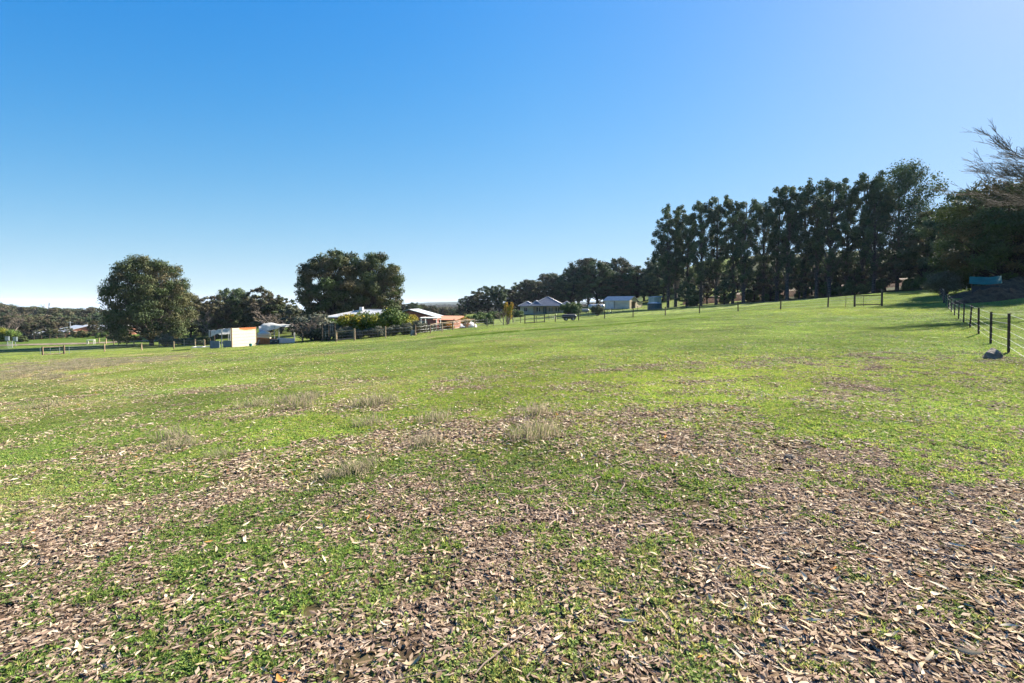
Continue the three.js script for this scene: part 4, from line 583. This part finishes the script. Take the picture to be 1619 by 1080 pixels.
// ------------------------------------------------------------------ netted vegetable garden
{
  const cell = (u0, v0, u1, v1, g) => { const a = g.attributes.uv; for (let i = 0; i < a.count; i++) a.setXY(i, lerp(u0, u1, a.getX(i)), lerp(v0, v1, a.getY(i))); return g; };
  const a = G(366, 57.5), xr = a.x + 0.43 * 3.07, dr = 57.5 + 0.9 * 3.07, b = V(xr, height(xr, -dr), -dr), L = 3.07, s = thing('board_wall', 'cream board wall with an orange rust stain along its top', 'wall', a, Math.atan2(0.9, 0.43)); s.position.y = Math.min(a.y, b.y) - 0.02;
  const top = P(366, 519, 57.5).y - s.position.y, n = 6, bh = top / n;
  for (let k = 0; k < n; k++) part(s, 'board', cell(0, k / n, 1, (k + 1) / n, box(L, bh - 0.018, 0.045, L / 2, bh * (k + 0.5), 0.02 + (k % 2) * 0.006)), M.creamRust);
  for (const x of [-0.06, L + 0.06]) part(s, 'corner_post', box(0.1, top + 0.1, 0.1, x, top / 2, 0.0), M.postWood);
  // nets on frames
  const net = (label, posts, rows) => {
    const g = thing('shade_net', label, 'netting', posts[0].clone()); posts.forEach((p, i) => { const h = rows.tops[i] - p.y; post(g, p, Math.max(0.8, h), 0.055, i % 3 ? M.tankGrey : M.postDark); });
    const nu = 24, nv = rows.g.length, pos = [], idx = [], uv = []; const at = (f, k) => { const r2 = rows.g[k], x = f * (r2.length - 1), i = Math.min(r2.length - 2, Math.floor(x)); return r2[i].clone().lerp(r2[i + 1], x - i); };
    for (let k = 0; k < nv; k++) for (let i = 0; i <= nu; i++) { const f = i / nu, p = at(f, k).sub(g.position); const sag = Math.sin(f * 23 + k * 2) * 0.05 + (fbm(f * 9 + k, k * 3 + 5, 2) - 0.5) * 0.22; pos.push(p.x, p.y + sag, p.z); uv.push(f * 4, k); }
    for (let k = 0; k + 1 < nv; k++) for (let i = 0; i < nu; i++) { const q = k * (nu + 1) + i; idx.push(q, q + 1, q + nu + 1, q + 1, q + nu + 2, q + nu + 1); }
    part(g, 'net', soup(pos, idx, null, uv, true), M.net);
  };
  const gp = (l) => l.map(([px, d]) => G(px, d));
  net('white shade net hung on posts over the grey sheet wall', gp([[331, 62], [349, 61], [363, 61.5], [338, 66], [360, 66]]), { tops: [P(331, 523, 62).y, P(349, 521, 61).y, P(363, 519, 61.5).y, P(338, 522, 66).y, P(360, 519, 66).y], g: [[P(330, 533, 62), P(340, 529, 62), P(364, 528, 62)], [P(330, 523, 62.2), P(345, 521, 62.2), P(364, 519, 62.2)], [P(333, 523, 66), P(347, 520.5, 66), P(364, 519, 66)]] });
  net('large white shade net sagging over the vegetable garden frame', gp([[411, 67.0], [433, 66.5], [465, 65.5], [418, 72.0], [440, 72.0], [464, 71.0]]), { tops: [P(411, 520, 67.0).y, P(433, 516, 66.5).y, P(465, 513, 65.5).y, P(418, 516, 72.0).y, P(440, 513, 72.0).y, P(464, 513, 71.0).y], g: [[P(409, 524, 66.4), P(433, 520.5, 66.3), P(448, 516.5, 66.0), P(465, 514, 65.4)], [P(409, 517.5, 67.2), P(424, 514, 67.0), P(446, 513.5, 66.6), P(465, 512.5, 65.8)], [P(410, 515, 69.5), P(423, 509.5, 69.5), P(446, 512.5, 69.5), P(465, 512.5, 69.0)], [P(414, 518, 73.0), P(424, 514, 73.0), P(446, 516, 73.0), P(465, 516, 72.5)]] });
  const sheet = (name, label, cat, px0, px1, d0, d1, topPy, mat, ribs) => { const p = G(px0, d0), q = G(px1, d1), len = Math.hypot(q.x - p.x, q.z - p.z), g = thing(name, label, cat, p, Math.atan2(-(q.z - p.z), q.x - p.x)); g.position.y = Math.min(p.y, q.y) - 0.03; const h = P((px0 + px1) / 2, topPy, (d0 + d1) / 2).y - g.position.y; part(g, 'sheet', box(len, h, 0.03, len / 2, h / 2, 0), mat); const nr = Math.round(len / ribs); for (let k = 0; k <= nr; k++) part(g, 'rib', box(0.05, h, 0.03, 0.03 + (len - 0.06) * k / nr, h / 2, 0.028), mat); return g; };
  sheet('sheet_wall', 'low blue-grey corrugated sheet wall with a dark post beside it', 'wall', 331, 346, 61, 60.6, 539, M.blueSheet, 0.22); sheet('sheet_wall', 'short blue-grey sheet wall against the cream board wall', 'wall', 352, 365.4, 60.6, 60.2, 538.8, M.blueSheet, 0.22);
  sheet('rusty_sheet', 'rust-orange metal sheet standing below the white netting', 'sheet', 403, 437, 63.4, 61.4, 534.5, M.orangeRust, 0.34); sheet('white_sheet', 'white low sheet wall at the end of the netted garden', 'wall', 438, 465, 61.8, 60.4, 534.5, M.white, 0.3);
  { const p = G(417, 66.5), t = thing('round_tank', 'cream ribbed round-topped tank under the white netting', 'tank', p, 0.6), y = P(417, 523.5, 66.5).y - p.y; part(t, 'tank_wall', cyl(0.85, 0.85, y - 0.45, 0, 0, 0, 24), M.creamPale); part(t, 'dome', (() => { const g = new THREE.SphereGeometry(0.85, 24, 8, 0, 6.2832, 0, Math.PI / 2); g.scale(1, 0.55, 1); g.translate(0, y - 0.45, 0); return g; })(), M.creamPale); for (let k = 0; k < 4; k++) { const r = new THREE.TorusGeometry(0.855, 0.03, 5, 26); r.rotateX(Math.PI / 2); r.translate(0, (y - 0.5) * (0.35 + k * 0.2), 0); part(t, 'hoop', r, M.cream); } }
  { const p = G(433, 59.6), c = thing('dark_bin', 'dark rectangular bin in front of the rust-orange sheet', 'bin', p, 0.1); part(c, 'body', box(0.9, 0.5, 0.5, 0, 0.27, 0), M.dark); part(c, 'lid', box(0.96, 0.06, 0.56, 0, 0.55, 0), M.navy); for (const x of [-0.28, 0.28]) part(c, 'handle', box(0.2, 0.05, 0.05, x, 0.4, 0.27), M.steel); }
  { const p = G(395, 56.5), c = thing('teal_bucket', 'small teal bucket at the foot of the cream board wall', 'bucket', p); part(c, 'body', new THREE.LatheGeometry([[0, 0.01], [0.13, 0.01], [0.18, 0.34], [0.195, 0.35], [0.195, 0.37], [0.165, 0.36], [0.12, 0.03]].map(([x, y]) => new THREE.Vector2(x, y)), 16), M.teal); const hd = new THREE.TorusGeometry(0.18, 0.01, 4, 14, Math.PI); hd.translate(0, 0.36, 0); part(c, 'handle', hd, M.steel); }
  { const a0 = G(405, 60.5), b0 = P(410, 537, 61.5), m = single('leaning_plank', new Tubes().add([a0, b0], [0.09, 0.09], 4).geo(), M.postPale, 'pale plank leaning against the rust-orange sheet', 'plank'); }
  { const p = G(320, 66), t = thing('white_pallet', 'flat white pallet lying on the grass left of the netted garden', 'pallet', p, 0.2); for (const z of [-0.6, 0.6]) part(t, 'bar', box(2.4, 0.12, 0.1, 0, 0.12, z), M.white); for (const x of [-1.15, 0, 1.15]) part(t, 'crossbar', box(0.1, 0.1, 1.1, x, 0.12, 0), M.white); }
}
// ------------------------------------------------------------------ yard under the right-hand trees
{
  const p = G(1556, 47.5), s = thing('tarp_shelter', 'shelter with a teal tarpaulin roof and a grey sheet front under the trees', 'shelter', p, -0.75), y0 = P(1556, 441, 47.5).y - p.y, ye = P(1556, 449, 47.5).y - p.y;
  s.scale.set(0.6, 1, 0.55); part(s, "front", box(3.2, Math.max(0.7, ye - 0.2), 0.06, 0, Math.max(0.7, ye - 0.2) / 2, 1.2), M.dark); for (const [x, z] of [[-1.6, 1.3], [1.6, 1.3], [-1.6, -1.3], [1.6, -1.3]]) part(s, 'post', cyl(0.05, 0.05, z > 0 ? ye : y0, x, 0, z, 6), M.postDark);
  { const g = new THREE.PlaneGeometry(3.8, 3.2, 14, 10); g.rotateX(-Math.PI / 2); const a = g.attributes.position; for (let i = 0; i < a.count; i++) { const z = a.getZ(i), x = a.getX(i); a.setY(i, lerp(ye, y0 + 0.3, clamp(0.5 - z / 3.2, 0, 1)) - 0.12 * Math.sin((x + 1.9) / 3.8 * Math.PI) + 0.06 * fbm(x * 2, z * 2, 2)); } g.computeVertexNormals(); part(s, 'tarpaulin', g, M.tarp); }
  const q = G(1513, 62), f = thing('clothes_hoist', 'thin steel washing-line frame behind the picket fence', 'clothesline', q), hh = P(1513, 436, 62).y - q.y; part(f, 'upright', cyl(0.045, 0.045, hh, 0, 0, 0, 8), M.steel); part(f, 'upright', cyl(0.045, 0.045, hh, 1.7, 0, -0.6, 8), M.steel); part(f, 'crossbar', new Tubes().add([V(-0.05, hh, 0), V(1.75, hh, -0.6)], [0.04, 0.04], 6).geo(), M.steel); part(f, 'line', new Tubes().add([V(0, hh - 0.15, 0), V(1.7, hh - 0.2, -0.6)], [0.008, 0.008], 4).geo(), M.wire);
  const dense = shrub(777, 4.4, 3.0, 34, 9000, 0.26, T.gum, M.barkDark); for (const [px, d, top] of [[1535, 80, 424], [1558, 78, 420], [1580, 76, 418], [1602, 74, 415], [1625, 72, 414], [1650, 70, 412], [1515, 84, 428]]) plantTo(dense, 'dark_shrub', 'tall dark shrub in the thicket right behind the tarpaulin shelter', 'shrub', px, d, top, 1.3, 'thicket behind the tarpaulin shelter');
  const heap = (px, d, rx, rz, h, label, seed) => { const c = G(px, d), n = 26, pos = [], idx = [], uv = []; for (let j = 0; j <= n; j++) for (let i = 0; i <= n; i++) { const x = (i / n * 2 - 1) * rx, z = (j / n * 2 - 1) * rz, e = Math.max(0, 1 - Math.hypot(x / rx, z / rz)); pos.push(x, height(c.x + x, c.z + z) - c.y + h * Math.pow(e, 0.8) * (0.55 + 0.9 * fbm(x * 1.7 + seed, z * 1.7, 4)) - 0.03, z); uv.push(x / 2, z / 2); } for (let j = 0; j < n; j++) for (let i = 0; i < n; i++) { const q2 = j * (n + 1) + i; idx.push(q2, q2 + n + 1, q2 + 1, q2 + 1, q2 + n + 1, q2 + n + 2); } const m = single('mulch_heap', soup(pos, idx, null, uv, true), M.mulch, label, 'heap'); m.position.copy(c); return m; };
  heap(1600, 51, 6.5, 3.2, 1.7, 'long brown heap of bark and leaf mulch under the broad tree', 3); heap(1566, 45.2, 3.6, 1.7, 1.3, 'low brown patch of piled bark beside the picket fence', 8);
}
// ------------------------------------------------------------------ stones
function stoneGeo(seed, sx, sy, sz) { const q = rngOf(seed * 77), cuts = Array.from({ length: 9 }, () => { const n = V(rr(-1, 1, q), rr(-0.1, 1, q), rr(-1, 1, q)).normalize(); return [n.x, n.y, n.z, rr(0.5, 0.78, q)]; }), g = new THREE.IcosahedronGeometry(1, 5), p = g.attributes.position; for (let i = 0; i < p.count; i++) { const v = V(p.getX(i), p.getY(i), p.getZ(i)), n = 0.72 + 0.5 * fbm(v.x * 1.3 + seed, v.y * 1.3 + v.z * 1.7 + seed, 3) + 0.1 * fbm(v.x * 5 + seed, v.z * 5 + v.y * 4, 2); v.multiplyScalar(n); v.y = Math.max(v.y, -0.35); for (const [nx, ny, nz, dd] of cuts) { const t = v.x * nx + v.y * ny + v.z * nz - dd; if (t > 0) v.set(v.x - nx * t, v.y - ny * t, v.z - nz * t); } p.setXYZ(i, v.x * sx, v.y * sy, v.z * sz); } g.computeVertexNormals(); return g; }
{
  const p = G(1571, 12.7); const g = stoneGeo(3, 0.31, 0.27, 0.24); const m = single('boulder', g, M.rock, 'grey boulder lying in the grass beside the steel picket fence', 'boulder'); m.position.copy(p).add(V(0, 0.05, 0)); m.rotation.y = 0.7;
  const q = G(1255, 4.72); const s = single('stone', stoneGeo(9, 0.055, 0.036, 0.05), M.rock, 'small tan stone on the bare ground patch', 'stone'); s.position.copy(q).add(V(0, 0.02, 0));
  const c = G(1238, 4.4); const d = single('dirt_clod', stoneGeo(14, 0.04, 0.026, 0.035), M.bank, 'small dark clod of soil near the tan stone', 'clod'); d.position.copy(c).add(V(0, 0.015, 0));
  const e = G(1308, 4.3); const d2 = single('dirt_clod', stoneGeo(17, 0.022, 0.018, 0.02), M.bank, 'tiny round dark clod right of the tan stone', 'clod'); d2.position.copy(e).add(V(0, 0.01, 0));
  const w = G(648, 51.5), st = single('stone', stoneGeo(21, 0.42, 0.55, 0.4), M.postPale, 'tan upright stone at the corner of the netted garden fence', 'stone'); st.position.copy(w).add(V(0.2, 0.15, -0.9));
}
// ------------------------------------------------------------------ grass and ground cover
function coverPatch(seed, rad, nTuft, kind) {
  const r = rngOf(seed), pos = [], idx = [], col = [];
  for (let t = 0; t < nTuft; t++) {
    const a = rr(0, 6.283, r), q = Math.sqrt(r()) * rad, cx = Math.cos(a) * q, cz = Math.sin(a) * q, blade = kind === 'dry' || r() < (kind === 'blade' ? 0.85 : 0.28), n = blade ? 6 + Math.floor(r() * 6) : 7 + Math.floor(r() * 7);
    const dryT = kind === 'dry' || r() < 0.05, tone = dryT ? [0.36, 0.29, 0.17] : [[0.222, 0.312, 0.05], [0.178, 0.275, 0.044], [0.265, 0.335, 0.062], [0.138, 0.225, 0.04], [0.32, 0.345, 0.08]][Math.floor(r() * 5)];
    for (let k = 0; k < n; k++) {
      const h = rr(0, 6.283, r), el = blade ? rr(0.5, 1.35, r) : rr(0.12, 0.9, r), L = blade ? rr(0.018, 0.05, r) : rr(0.008, 0.022, r), w = blade ? L * 0.075 : L * rr(0.34, 0.5, r), off = blade ? 0 : rr(0, 0.014, r), oy = blade ? 0 : rr(0.0, 0.016, r);
      const dx = Math.cos(h), dz = Math.sin(h), ce = Math.cos(el), se = Math.sin(el), bx = cx + dx * off, bz = cz + dz * off, b = pos.length / 3, mid = 0.55, droop = blade ? 0.8 : 0.9;
      pos.push(bx, oy, bz, bx + dx * ce * L * mid - dz * w, oy + se * L * mid, bz + dz * ce * L * mid + dx * w, bx + dx * ce * L * 1.05, oy + se * L * droop, bz + dz * ce * L * 1.05, bx + dx * ce * L * mid + dz * w, oy + se * L * mid, bz + dz * ce * L * mid - dx * w);
      idx.push(b, b + 1, b + 2, b, b + 2, b + 3); const v = rr(0.72, 1.3, r); for (let m = 0; m < 4; m++) col.push(tone[0] * v, tone[1] * v, tone[2] * v);
    }
  }
  return soup(pos, idx, col);
}
function scatter(d0, d1, perM2, accept, umax = 1.3, seed = 1) { // uneven points over the visible ground
  const r = rngOf(seed), out = [], area = umax * (d1 * d1 - d0 * d0), n = Math.round(area * perM2);
  for (let k = 0; k < n; k++) { const d = Math.sqrt(lerp(d0 * d0, d1 * d1, r())), x = rr(-umax, umax, r) * d, a = accept(x, d); if (r() < a) out.push([x, d, r(), r(), r()]); }
  return out;
}
const UP = V(0, 1, 0);
function groundNormal(x, z) { const e = 0.25, y = height(x, z); return V(y - height(x + e, z), e, y - height(x, z + e)).normalize(); }
function instances(name, geos, mat, spots, place, tint) {
  geos.forEach((g, gi) => {
    const mine = spots.filter((_, i) => i % geos.length === gi), im = new THREE.InstancedMesh(g, mat, mine.length), o = new THREE.Object3D(), c = new THREE.Color();
    im.name = numbered(name); im.userData.kind = 'stuff'; im.castShadow = im.receiveShadow = true;
    mine.forEach((s, i) => { place(o, s); o.updateMatrix(); im.setMatrixAt(i, o.matrix); im.setColorAt(i, tint(c, s)); }); scene.add(im);
  });
}
{
  const cover = (x, d) => clamp(0.96 - 0.1 * smooth(7, 2, d) - 0.9 * soilAt(x, d) - 0.38 * litterAt(x, d) - 0.3 * (1 - smooth(0.25, 0.5, fbm(x / 0.9, d / 0.9 + 40, 3))), 0.1, 1);
  const pA = [1, 2, 3, 4].map((k) => coverPatch(600 + k, 0.10, 26, k === 4 ? 'blade' : 'leaf')), pB = [5, 6, 7, 8].map((k) => coverPatch(600 + k, 0.16, 52, k > 6 ? 'blade' : 'leaf'));
  const q = new THREE.Quaternion(), put = (s0, s1, tall = 1) => (o, [x, d, a, b, e]) => { const z = -d; o.position.set(x, height(x, z) - 0.003, z); q.setFromUnitVectors(UP, groundNormal(x, z)); o.quaternion.copy(q).multiply(new THREE.Quaternion().setFromAxisAngle(UP, a * 6.283)); const s = lerp(s0, s1, b); o.scale.set(s, s * tall * lerp(0.75, 1.25, e), s); };
  const tint = (c, [x, d, a, b, e]) => { const n = fbm(x / 2.3 + 70, d / 2.3, 3), y = smooth(0.35, 0.7, fbm(x / 11 + 5, d / 11 + 21, 3)), dr = dryAt(x, d) * 0.8, v = 0.55 + 0.8 * n + 0.3 * (e - 0.5); return c.setRGB(lerp(v * lerp(0.9, 1.16, y), 2.1, dr), lerp(v * lerp(0.95, 1.12, y), 1.35, dr), lerp(v, 3.0, dr)); };
  instances('ground_cover', pA, M.grass, scatter(1.1, 5, 260, cover, 1.3, 31), put(0.68, 1.08), tint);
  instances('ground_cover', pB, M.grass, scatter(5, 12, 75, cover, 1.25, 32), put(0.9, 1.5, 0.75), tint);
  instances('ground_cover', pB, M.grass, scatter(12, 28, 20, cover, 1.2, 33), put(1.5, 2.5, 0.45), tint);
  instances('ground_cover', pB, M.grass, scatter(28, 72, 5.5, cover, 1.15, 34), put(2.2, 4.2, 0.36), tint);
  // slightly longer grass along the old furrow
  const fur = []; const r = rngOf(71); for (let k = 0; k < 700; k++) { const f = r(), px = lerp(690, 1120, f), py = lerp(531, 504, f) + Math.sin(f * 17) * 1.2, d = lerp(38, 47, f) + rr(-0.35, 0.35, r); if (fbm(f * 30, 3, 2) > 0.36) fur.push([(px - W / 2) / F * d, d, r(), r(), r()]); }
  instances('furrow_grass', [pB[3]], M.grass, fur, put(2.2, 3.6), (c, [x, d, a, b, e]) => c.setRGB(0.5 + e * 0.2, 0.62 + e * 0.2, 0.6));
}
// ------------------------------------------------------------------ fallen leaves, bark and twigs
function gumLeaf(seed) {
  const r = rngOf(seed), n = 6, pos = [], idx = [], col = [], wmax = rr(0.06, 0.115, r), bend = rr(-0.16, 0.16, r), curl = rr(-0.14, 0.2, r), twist = rr(-0.9, 0.9, r), cup = rr(-0.25, 0.45, r);
  for (let i = 0; i <= n; i++) { const f = i / n, w = wmax * Math.pow(Math.sin(Math.PI * Math.pow(f, 0.8)), 0.8) + 0.006, x = f - 0.5, z = bend * (4 * f * (1 - f)), y = curl * (x * x * 4) + 0.02, tw = twist * (f - 0.5); for (const s of [-1, 0, 1]) { pos.push(x, y + s * w * Math.sin(tw) + (s ? Math.abs(w) * cup : 0), z + s * w * Math.cos(tw)); const v = (s ? 0.92 : 1.12) * rr(0.9, 1.08, r); col.push(v, v * 0.985, v * 0.97); } }
  for (let i = 0; i < n; i++) for (let s = 0; s < 2; s++) { const a = i * 3 + s; idx.push(a, a + 1, a + 3, a + 1, a + 4, a + 3); }
  return soup(pos, idx, col, null, true);
}
const leafGeos = [1, 2, 3, 4, 5, 6, 7, 8].map((k) => gumLeaf(700 + k));
const leafTones = [[0.40, 0.31, 0.185], [0.53, 0.43, 0.28], [0.25, 0.17, 0.10], [0.46, 0.36, 0.225], [0.13, 0.078, 0.045], [0.63, 0.54, 0.38], [0.32, 0.24, 0.15], [0.46, 0.21, 0.055]];
const toneOf = (e) => leafTones[e > 0.985 ? 7 : Math.floor(e * 7)];
const leafPut = (s0, s1, up = 0) => (o, [x, d, a, b, e]) => { const z = -d, h = hash2(Math.floor(a * 1e6), Math.floor(b * 1e6)); o.position.set(x, height(x, z) + up + lerp(-0.004, 0.024, h), z); o.rotation.set((hash2(Math.floor(b * 1e6), 5) - 0.5) * 0.8, a * 6.283, (h - 0.5) * 0.6, 'YXZ'); const s = lerp(s0, s1, b * b * 0.6 + 0.4 * b); o.scale.set(s, s, s * lerp(0.8, 1.3, h)); };
{
  const near = scatter(1.15, 5, 560, litterAt, 1.3, 41); near.sort((p, q) => Math.hypot(p[0], p[1]) - Math.hypot(q[0], q[1]));
  const inView = near.filter(([x, d]) => d > 2.02 && Math.abs(x / d) < 1.05), named = new Set(inView.slice(0, 260));
  const mats = leafTones.map((t) => new THREE.MeshPhysicalMaterial({ color: lin(...t), vertexColors: true, roughness: 1, specularIntensity: 0.12, transmission: 0.15, thickness: 0, side: THREE.DoubleSide }));
  const o = new THREE.Object3D(), p = leafPut(0.038, 0.104); let k = 0;
  for (const s of named) { p(o, s); const e = s[4], m = single('fallen_leaf', leafGeos[k++ % 8], mats[e > 0.985 ? 7 : Math.floor(e * 7)], 'dry curled gum leaf lying loose on the foreground turf', 'leaf', 'loose gum leaves in the foreground'); m.position.copy(o.position); m.quaternion.copy(o.quaternion); m.scale.copy(o.scale); }
  const tint = (c, s) => { const t = toneOf(s[4]); return c.setRGB(...t); };
  instances('fallen_leaves', leafGeos, M.litter, near.filter((s) => !named.has(s)), p, tint);
  instances('fallen_leaves', leafGeos, M.litter, scatter(5, 13, 300, litterAt, 1.25, 42), leafPut(0.045, 0.108, 0.014), tint);
  instances('fallen_leaves', leafGeos.slice(0, 4), M.litter, scatter(13, 30, 75, (x, d) => litterAt(x, d) + 0.05 * smooth(14, 0, x), 1.2, 43), leafPut(0.065, 0.14, 0.022), tint);
  instances('fallen_leaves', leafGeos.slice(0, 4), M.litter, scatter(30, 62, 9, (x, d) => x > 0.85 * d ? 0 : litterAt(x, d) + 0.14 * smooth(10, -10, x), 1.15, 44), leafPut(0.09, 0.19, 0.03), tint);
  // crumbs of broken leaf and bark that cover the bare soil
  const crumb = (seed, rad, n) => { const r = rngOf(seed), pos = [], idx = [], col = []; for (let q = 0; q < n; q++) { const a = rr(0, 6.283, r), u = Math.sqrt(r()) * rad, x = Math.cos(a) * u, z = Math.sin(a) * u, y = rr(0.002, 0.014, r), L = rr(0.006, 0.026, r), w = L * rr(0.18, 0.5, r), h = rr(0, 6.283, r), dx = Math.cos(h), dz = Math.sin(h), t = rr(-0.5, 0.5, r), b = pos.length / 3; pos.push(x - dx * L, y, z - dz * L, x - dz * w, y + t * w, z + dx * w, x + dx * L, y + t * L * 0.6, z + dz * L, x + dz * w, y - t * w, z - dx * w); idx.push(b, b + 1, b + 2, b, b + 2, b + 3); const c = [[0.32, 0.235, 0.16], [0.20, 0.135, 0.09], [0.43, 0.33, 0.235], [0.10, 0.065, 0.045], [0.26, 0.18, 0.13]][Math.floor(r() * 5)]; for (let m = 0; m < 4; m++) col.push(...c); } return soup(pos, idx, col); };
  const crumbs = [1, 2, 3].map((q) => crumb(850 + q, 0.13, 90)), crumbAt = (x, d) => clamp(0.12 + 0.9 * soilAt(x, d) + 0.5 * litterAt(x, d), 0, 1), crumbPut = (s0, s1) => (q2, [x, d, a, b]) => { q2.position.set(x, height(x, -d) + 0.001, -d); q2.rotation.set(0, a * 6.28, 0); const s = lerp(s0, s1, b); q2.scale.set(s, s, s); }, ct = (c, s) => { const v = 0.75 + 0.5 * s[4]; return c.setRGB(v, v, v); };
  instances('leaf_crumbs', crumbs, M.litter, scatter(1.15, 5, 110, crumbAt, 1.3, 61), crumbPut(0.8, 1.3), ct);
  instances('leaf_crumbs', crumbs, M.litter, scatter(5, 14, 28, crumbAt, 1.25, 62), crumbPut(1.0, 1.9), ct);
  // twigs and bark ribbons
  const twigs = [1, 2, 3, 4].map((q) => { const r = rngOf(800 + q), t = new Tubes(), pts = curve(V(-0.5, 0.02, 0), V(0.5, 0.02, rr(-0.15, 0.15, r)), V(0, 0.05, rr(-0.3, 0.3, r)), 7).map((v) => v.add(V(0, rr(0, 0.02, r), rr(-0.015, 0.015, r)))); t.add(pts, taper(8, 0.011, 0.005), 5); if (q % 2) t.add(curve(pts[4].clone(), pts[4].clone().add(V(0.25, 0.03, 0.16)), V(0, 0.01, 0), 3), taper(4, 0.007, 0.004), 4); return t.geo(); });
  const barks = [5, 6].map((q) => { const r = rngOf(800 + q), pos = [], idx = [], n = 8; for (let i = 0; i <= n; i++) { const f = i / n, x = f - 0.5, z = 0.05 * Math.sin(f * 4 + q), y = 0.02 + 0.03 * Math.sin(f * 5 + q), w = 0.028 * (1 - 0.5 * Math.abs(x)) * rr(0.7, 1.2, r); pos.push(x, y + 0.012, z - w, x, y, z, x, y + 0.012, z + w); } for (let i = 0; i < n; i++) for (let s = 0; s < 2; s++) { const a = i * 3 + s; idx.push(a, a + 1, a + 3, a + 1, a + 4, a + 3); } return soup(pos, idx, null, null, true); });
  const wd = new THREE.MeshStandardMaterial({ color: lin(0.27, 0.195, 0.145), roughness: 1, side: THREE.DoubleSide }), wd2 = new THREE.MeshStandardMaterial({ color: lin(0.15, 0.09, 0.06), roughness: 0.9, side: THREE.DoubleSide });
  const tw = scatter(2.02, 4.6, 2.6, (x, d) => 0.25 + litterAt(x, d), 1.05, 45).slice(0, 60), lp = leafPut(0.14, 0.42);
  tw.forEach((s, i) => { lp(o, s); const bark = i % 3 === 2, m = single(bark ? 'bark_strip' : 'twig', bark ? barks[i % 2] : twigs[i % 4], i % 4 ? wd : wd2, bark ? 'curled strip of shed bark lying among the foreground leaves' : 'thin dry twig lying among the foreground leaves', bark ? 'bark' : 'twig', bark ? 'bark strips in the foreground' : 'twigs in the foreground'); m.position.copy(o.position); m.rotation.set(0, s[2] * 6.28, (s[3] - 0.5) * 0.16); m.scale.setScalar(o.scale.x); });
  instances('twig_litter', twigs, M.litterWood || wd, scatter(4.6, 16, 1.6, (x, d) => 0.1 + 0.9 * Math.max(litterAt(x, d), soilAt(x, d)), 1.2, 46), (q2, s) => { leafPut(0.12, 0.36)(q2, s); q2.rotation.set(0, s[2] * 6.28, 0); q2.scale.z = q2.scale.x; }, (c) => c.setRGB(1, 1, 1));
  instances('bark_litter', barks, wd, scatter(2.6, 5.6, 80, (x, d) => 0.9 * ell(x, d, 1.1, 3.95, 1.2, 0.75, 0.4), 1.0, 47), (q2, s) => { leafPut(0.06, 0.22)(q2, s); q2.rotation.set(0, s[2] * 6.28, 0); }, (c, s) => { const v = 0.7 + 0.9 * s[4]; return c.setRGB(v, v, v); });
}
// ------------------------------------------------------------------ dry grass tussocks standing in the paddock
{
  const tuss = (seed) => { const r = rngOf(seed), pos = [], idx = [], col = []; for (let k = 0; k < 190; k++) { const a = rr(0, 6.28, r), q = r() * 0.2, L = rr(0.06, 0.2, r), lean = rr(0.05, 0.95, r), h = rr(0, 6.28, r), w = 0.0021, x = Math.cos(a) * q, z = Math.sin(a) * q, dx = Math.cos(h) * lean, dz = Math.sin(h) * lean, b = pos.length / 3, px = -Math.sin(h + 0.7) * w, pz = Math.cos(h + 0.7) * w; pos.push(x - px, 0, z - pz, x + px, 0, z + pz, x + dx * L * 0.4 + px, L * 0.6, z + dz * L * 0.4 + pz, x + dx * L * 0.4 - px, L * 0.6, z + dz * L * 0.4 - pz, x + dx * L, L * (1 - lean * 0.2), z + dz * L); idx.push(b, b + 1, b + 2, b, b + 2, b + 3, b + 3, b + 2, b + 4); const g = r() < 0.3, v = rr(0.75, 1.2, r), t = g ? [0.17, 0.20, 0.06] : [0.33, 0.275, 0.18]; for (let m = 0; m < 5; m++) col.push(t[0] * v, t[1] * v, t[2] * v); } return soup(pos, idx, col); };
  const gs = [1, 2, 3].map((k) => tuss(900 + k));
  const dNear = (px, py) => { let d = 1.6 * F / (py - HORIZON); for (let k = 0; k < 12; k++) { const x = (px - W / 2) / F * d; d = lerp(d, (EYE - height(x, -d)) * F / (py - HORIZON), 0.7); } return d; };
  [[268, 692, 1.3], [285, 705, 1.1], [345, 720, 0.8], [455, 634, 1.5], [476, 640, 1.5], [490, 628, 1.3], [675, 702, 1.2], [560, 746, 1.0], [575, 740, 0.9], [690, 664, 1.3], [600, 636, 1.6], [575, 640, 1.4], [850, 655, 1.5], [838, 690, 1.3], [862, 684, 1.2], [520, 756, 0.8], [585, 670, 1.2], [400, 640, 1.4]].forEach(([px, py, s], i) => { const d = dNear(px, py + 4), m = single('dry_grass_tussock', gs[i % 3], M.grass, 'pale wispy tussock of dry grass standing in the paddock', 'tussock', 'dry grass tussocks in the paddock'); m.position.copy(G(px, d, -0.01)); m.scale.set(s * 1.25, s, s * 1.25); m.rotation.y = i * 1.7; });
  const st = scatter(7, 50, 3.0, (x, d) => smooth(0.3, 0.9, dryAt(x, d)), 1.15, 48); instances('dry_grass', gs, M.grass, st, (o, [x, d, a, b]) => { o.position.set(x, height(x, -d) - 0.01, -d); o.rotation.set(0, a * 6.28, 0); const s = lerp(0.8, 1.7, b); o.scale.set(s * 1.3, s * 0.7, s * 1.3); }, (c, s) => { const v = 0.8 + 0.35 * s[4]; return c.setRGB(v, v, v); });
}
renderer.render(scene, camera);
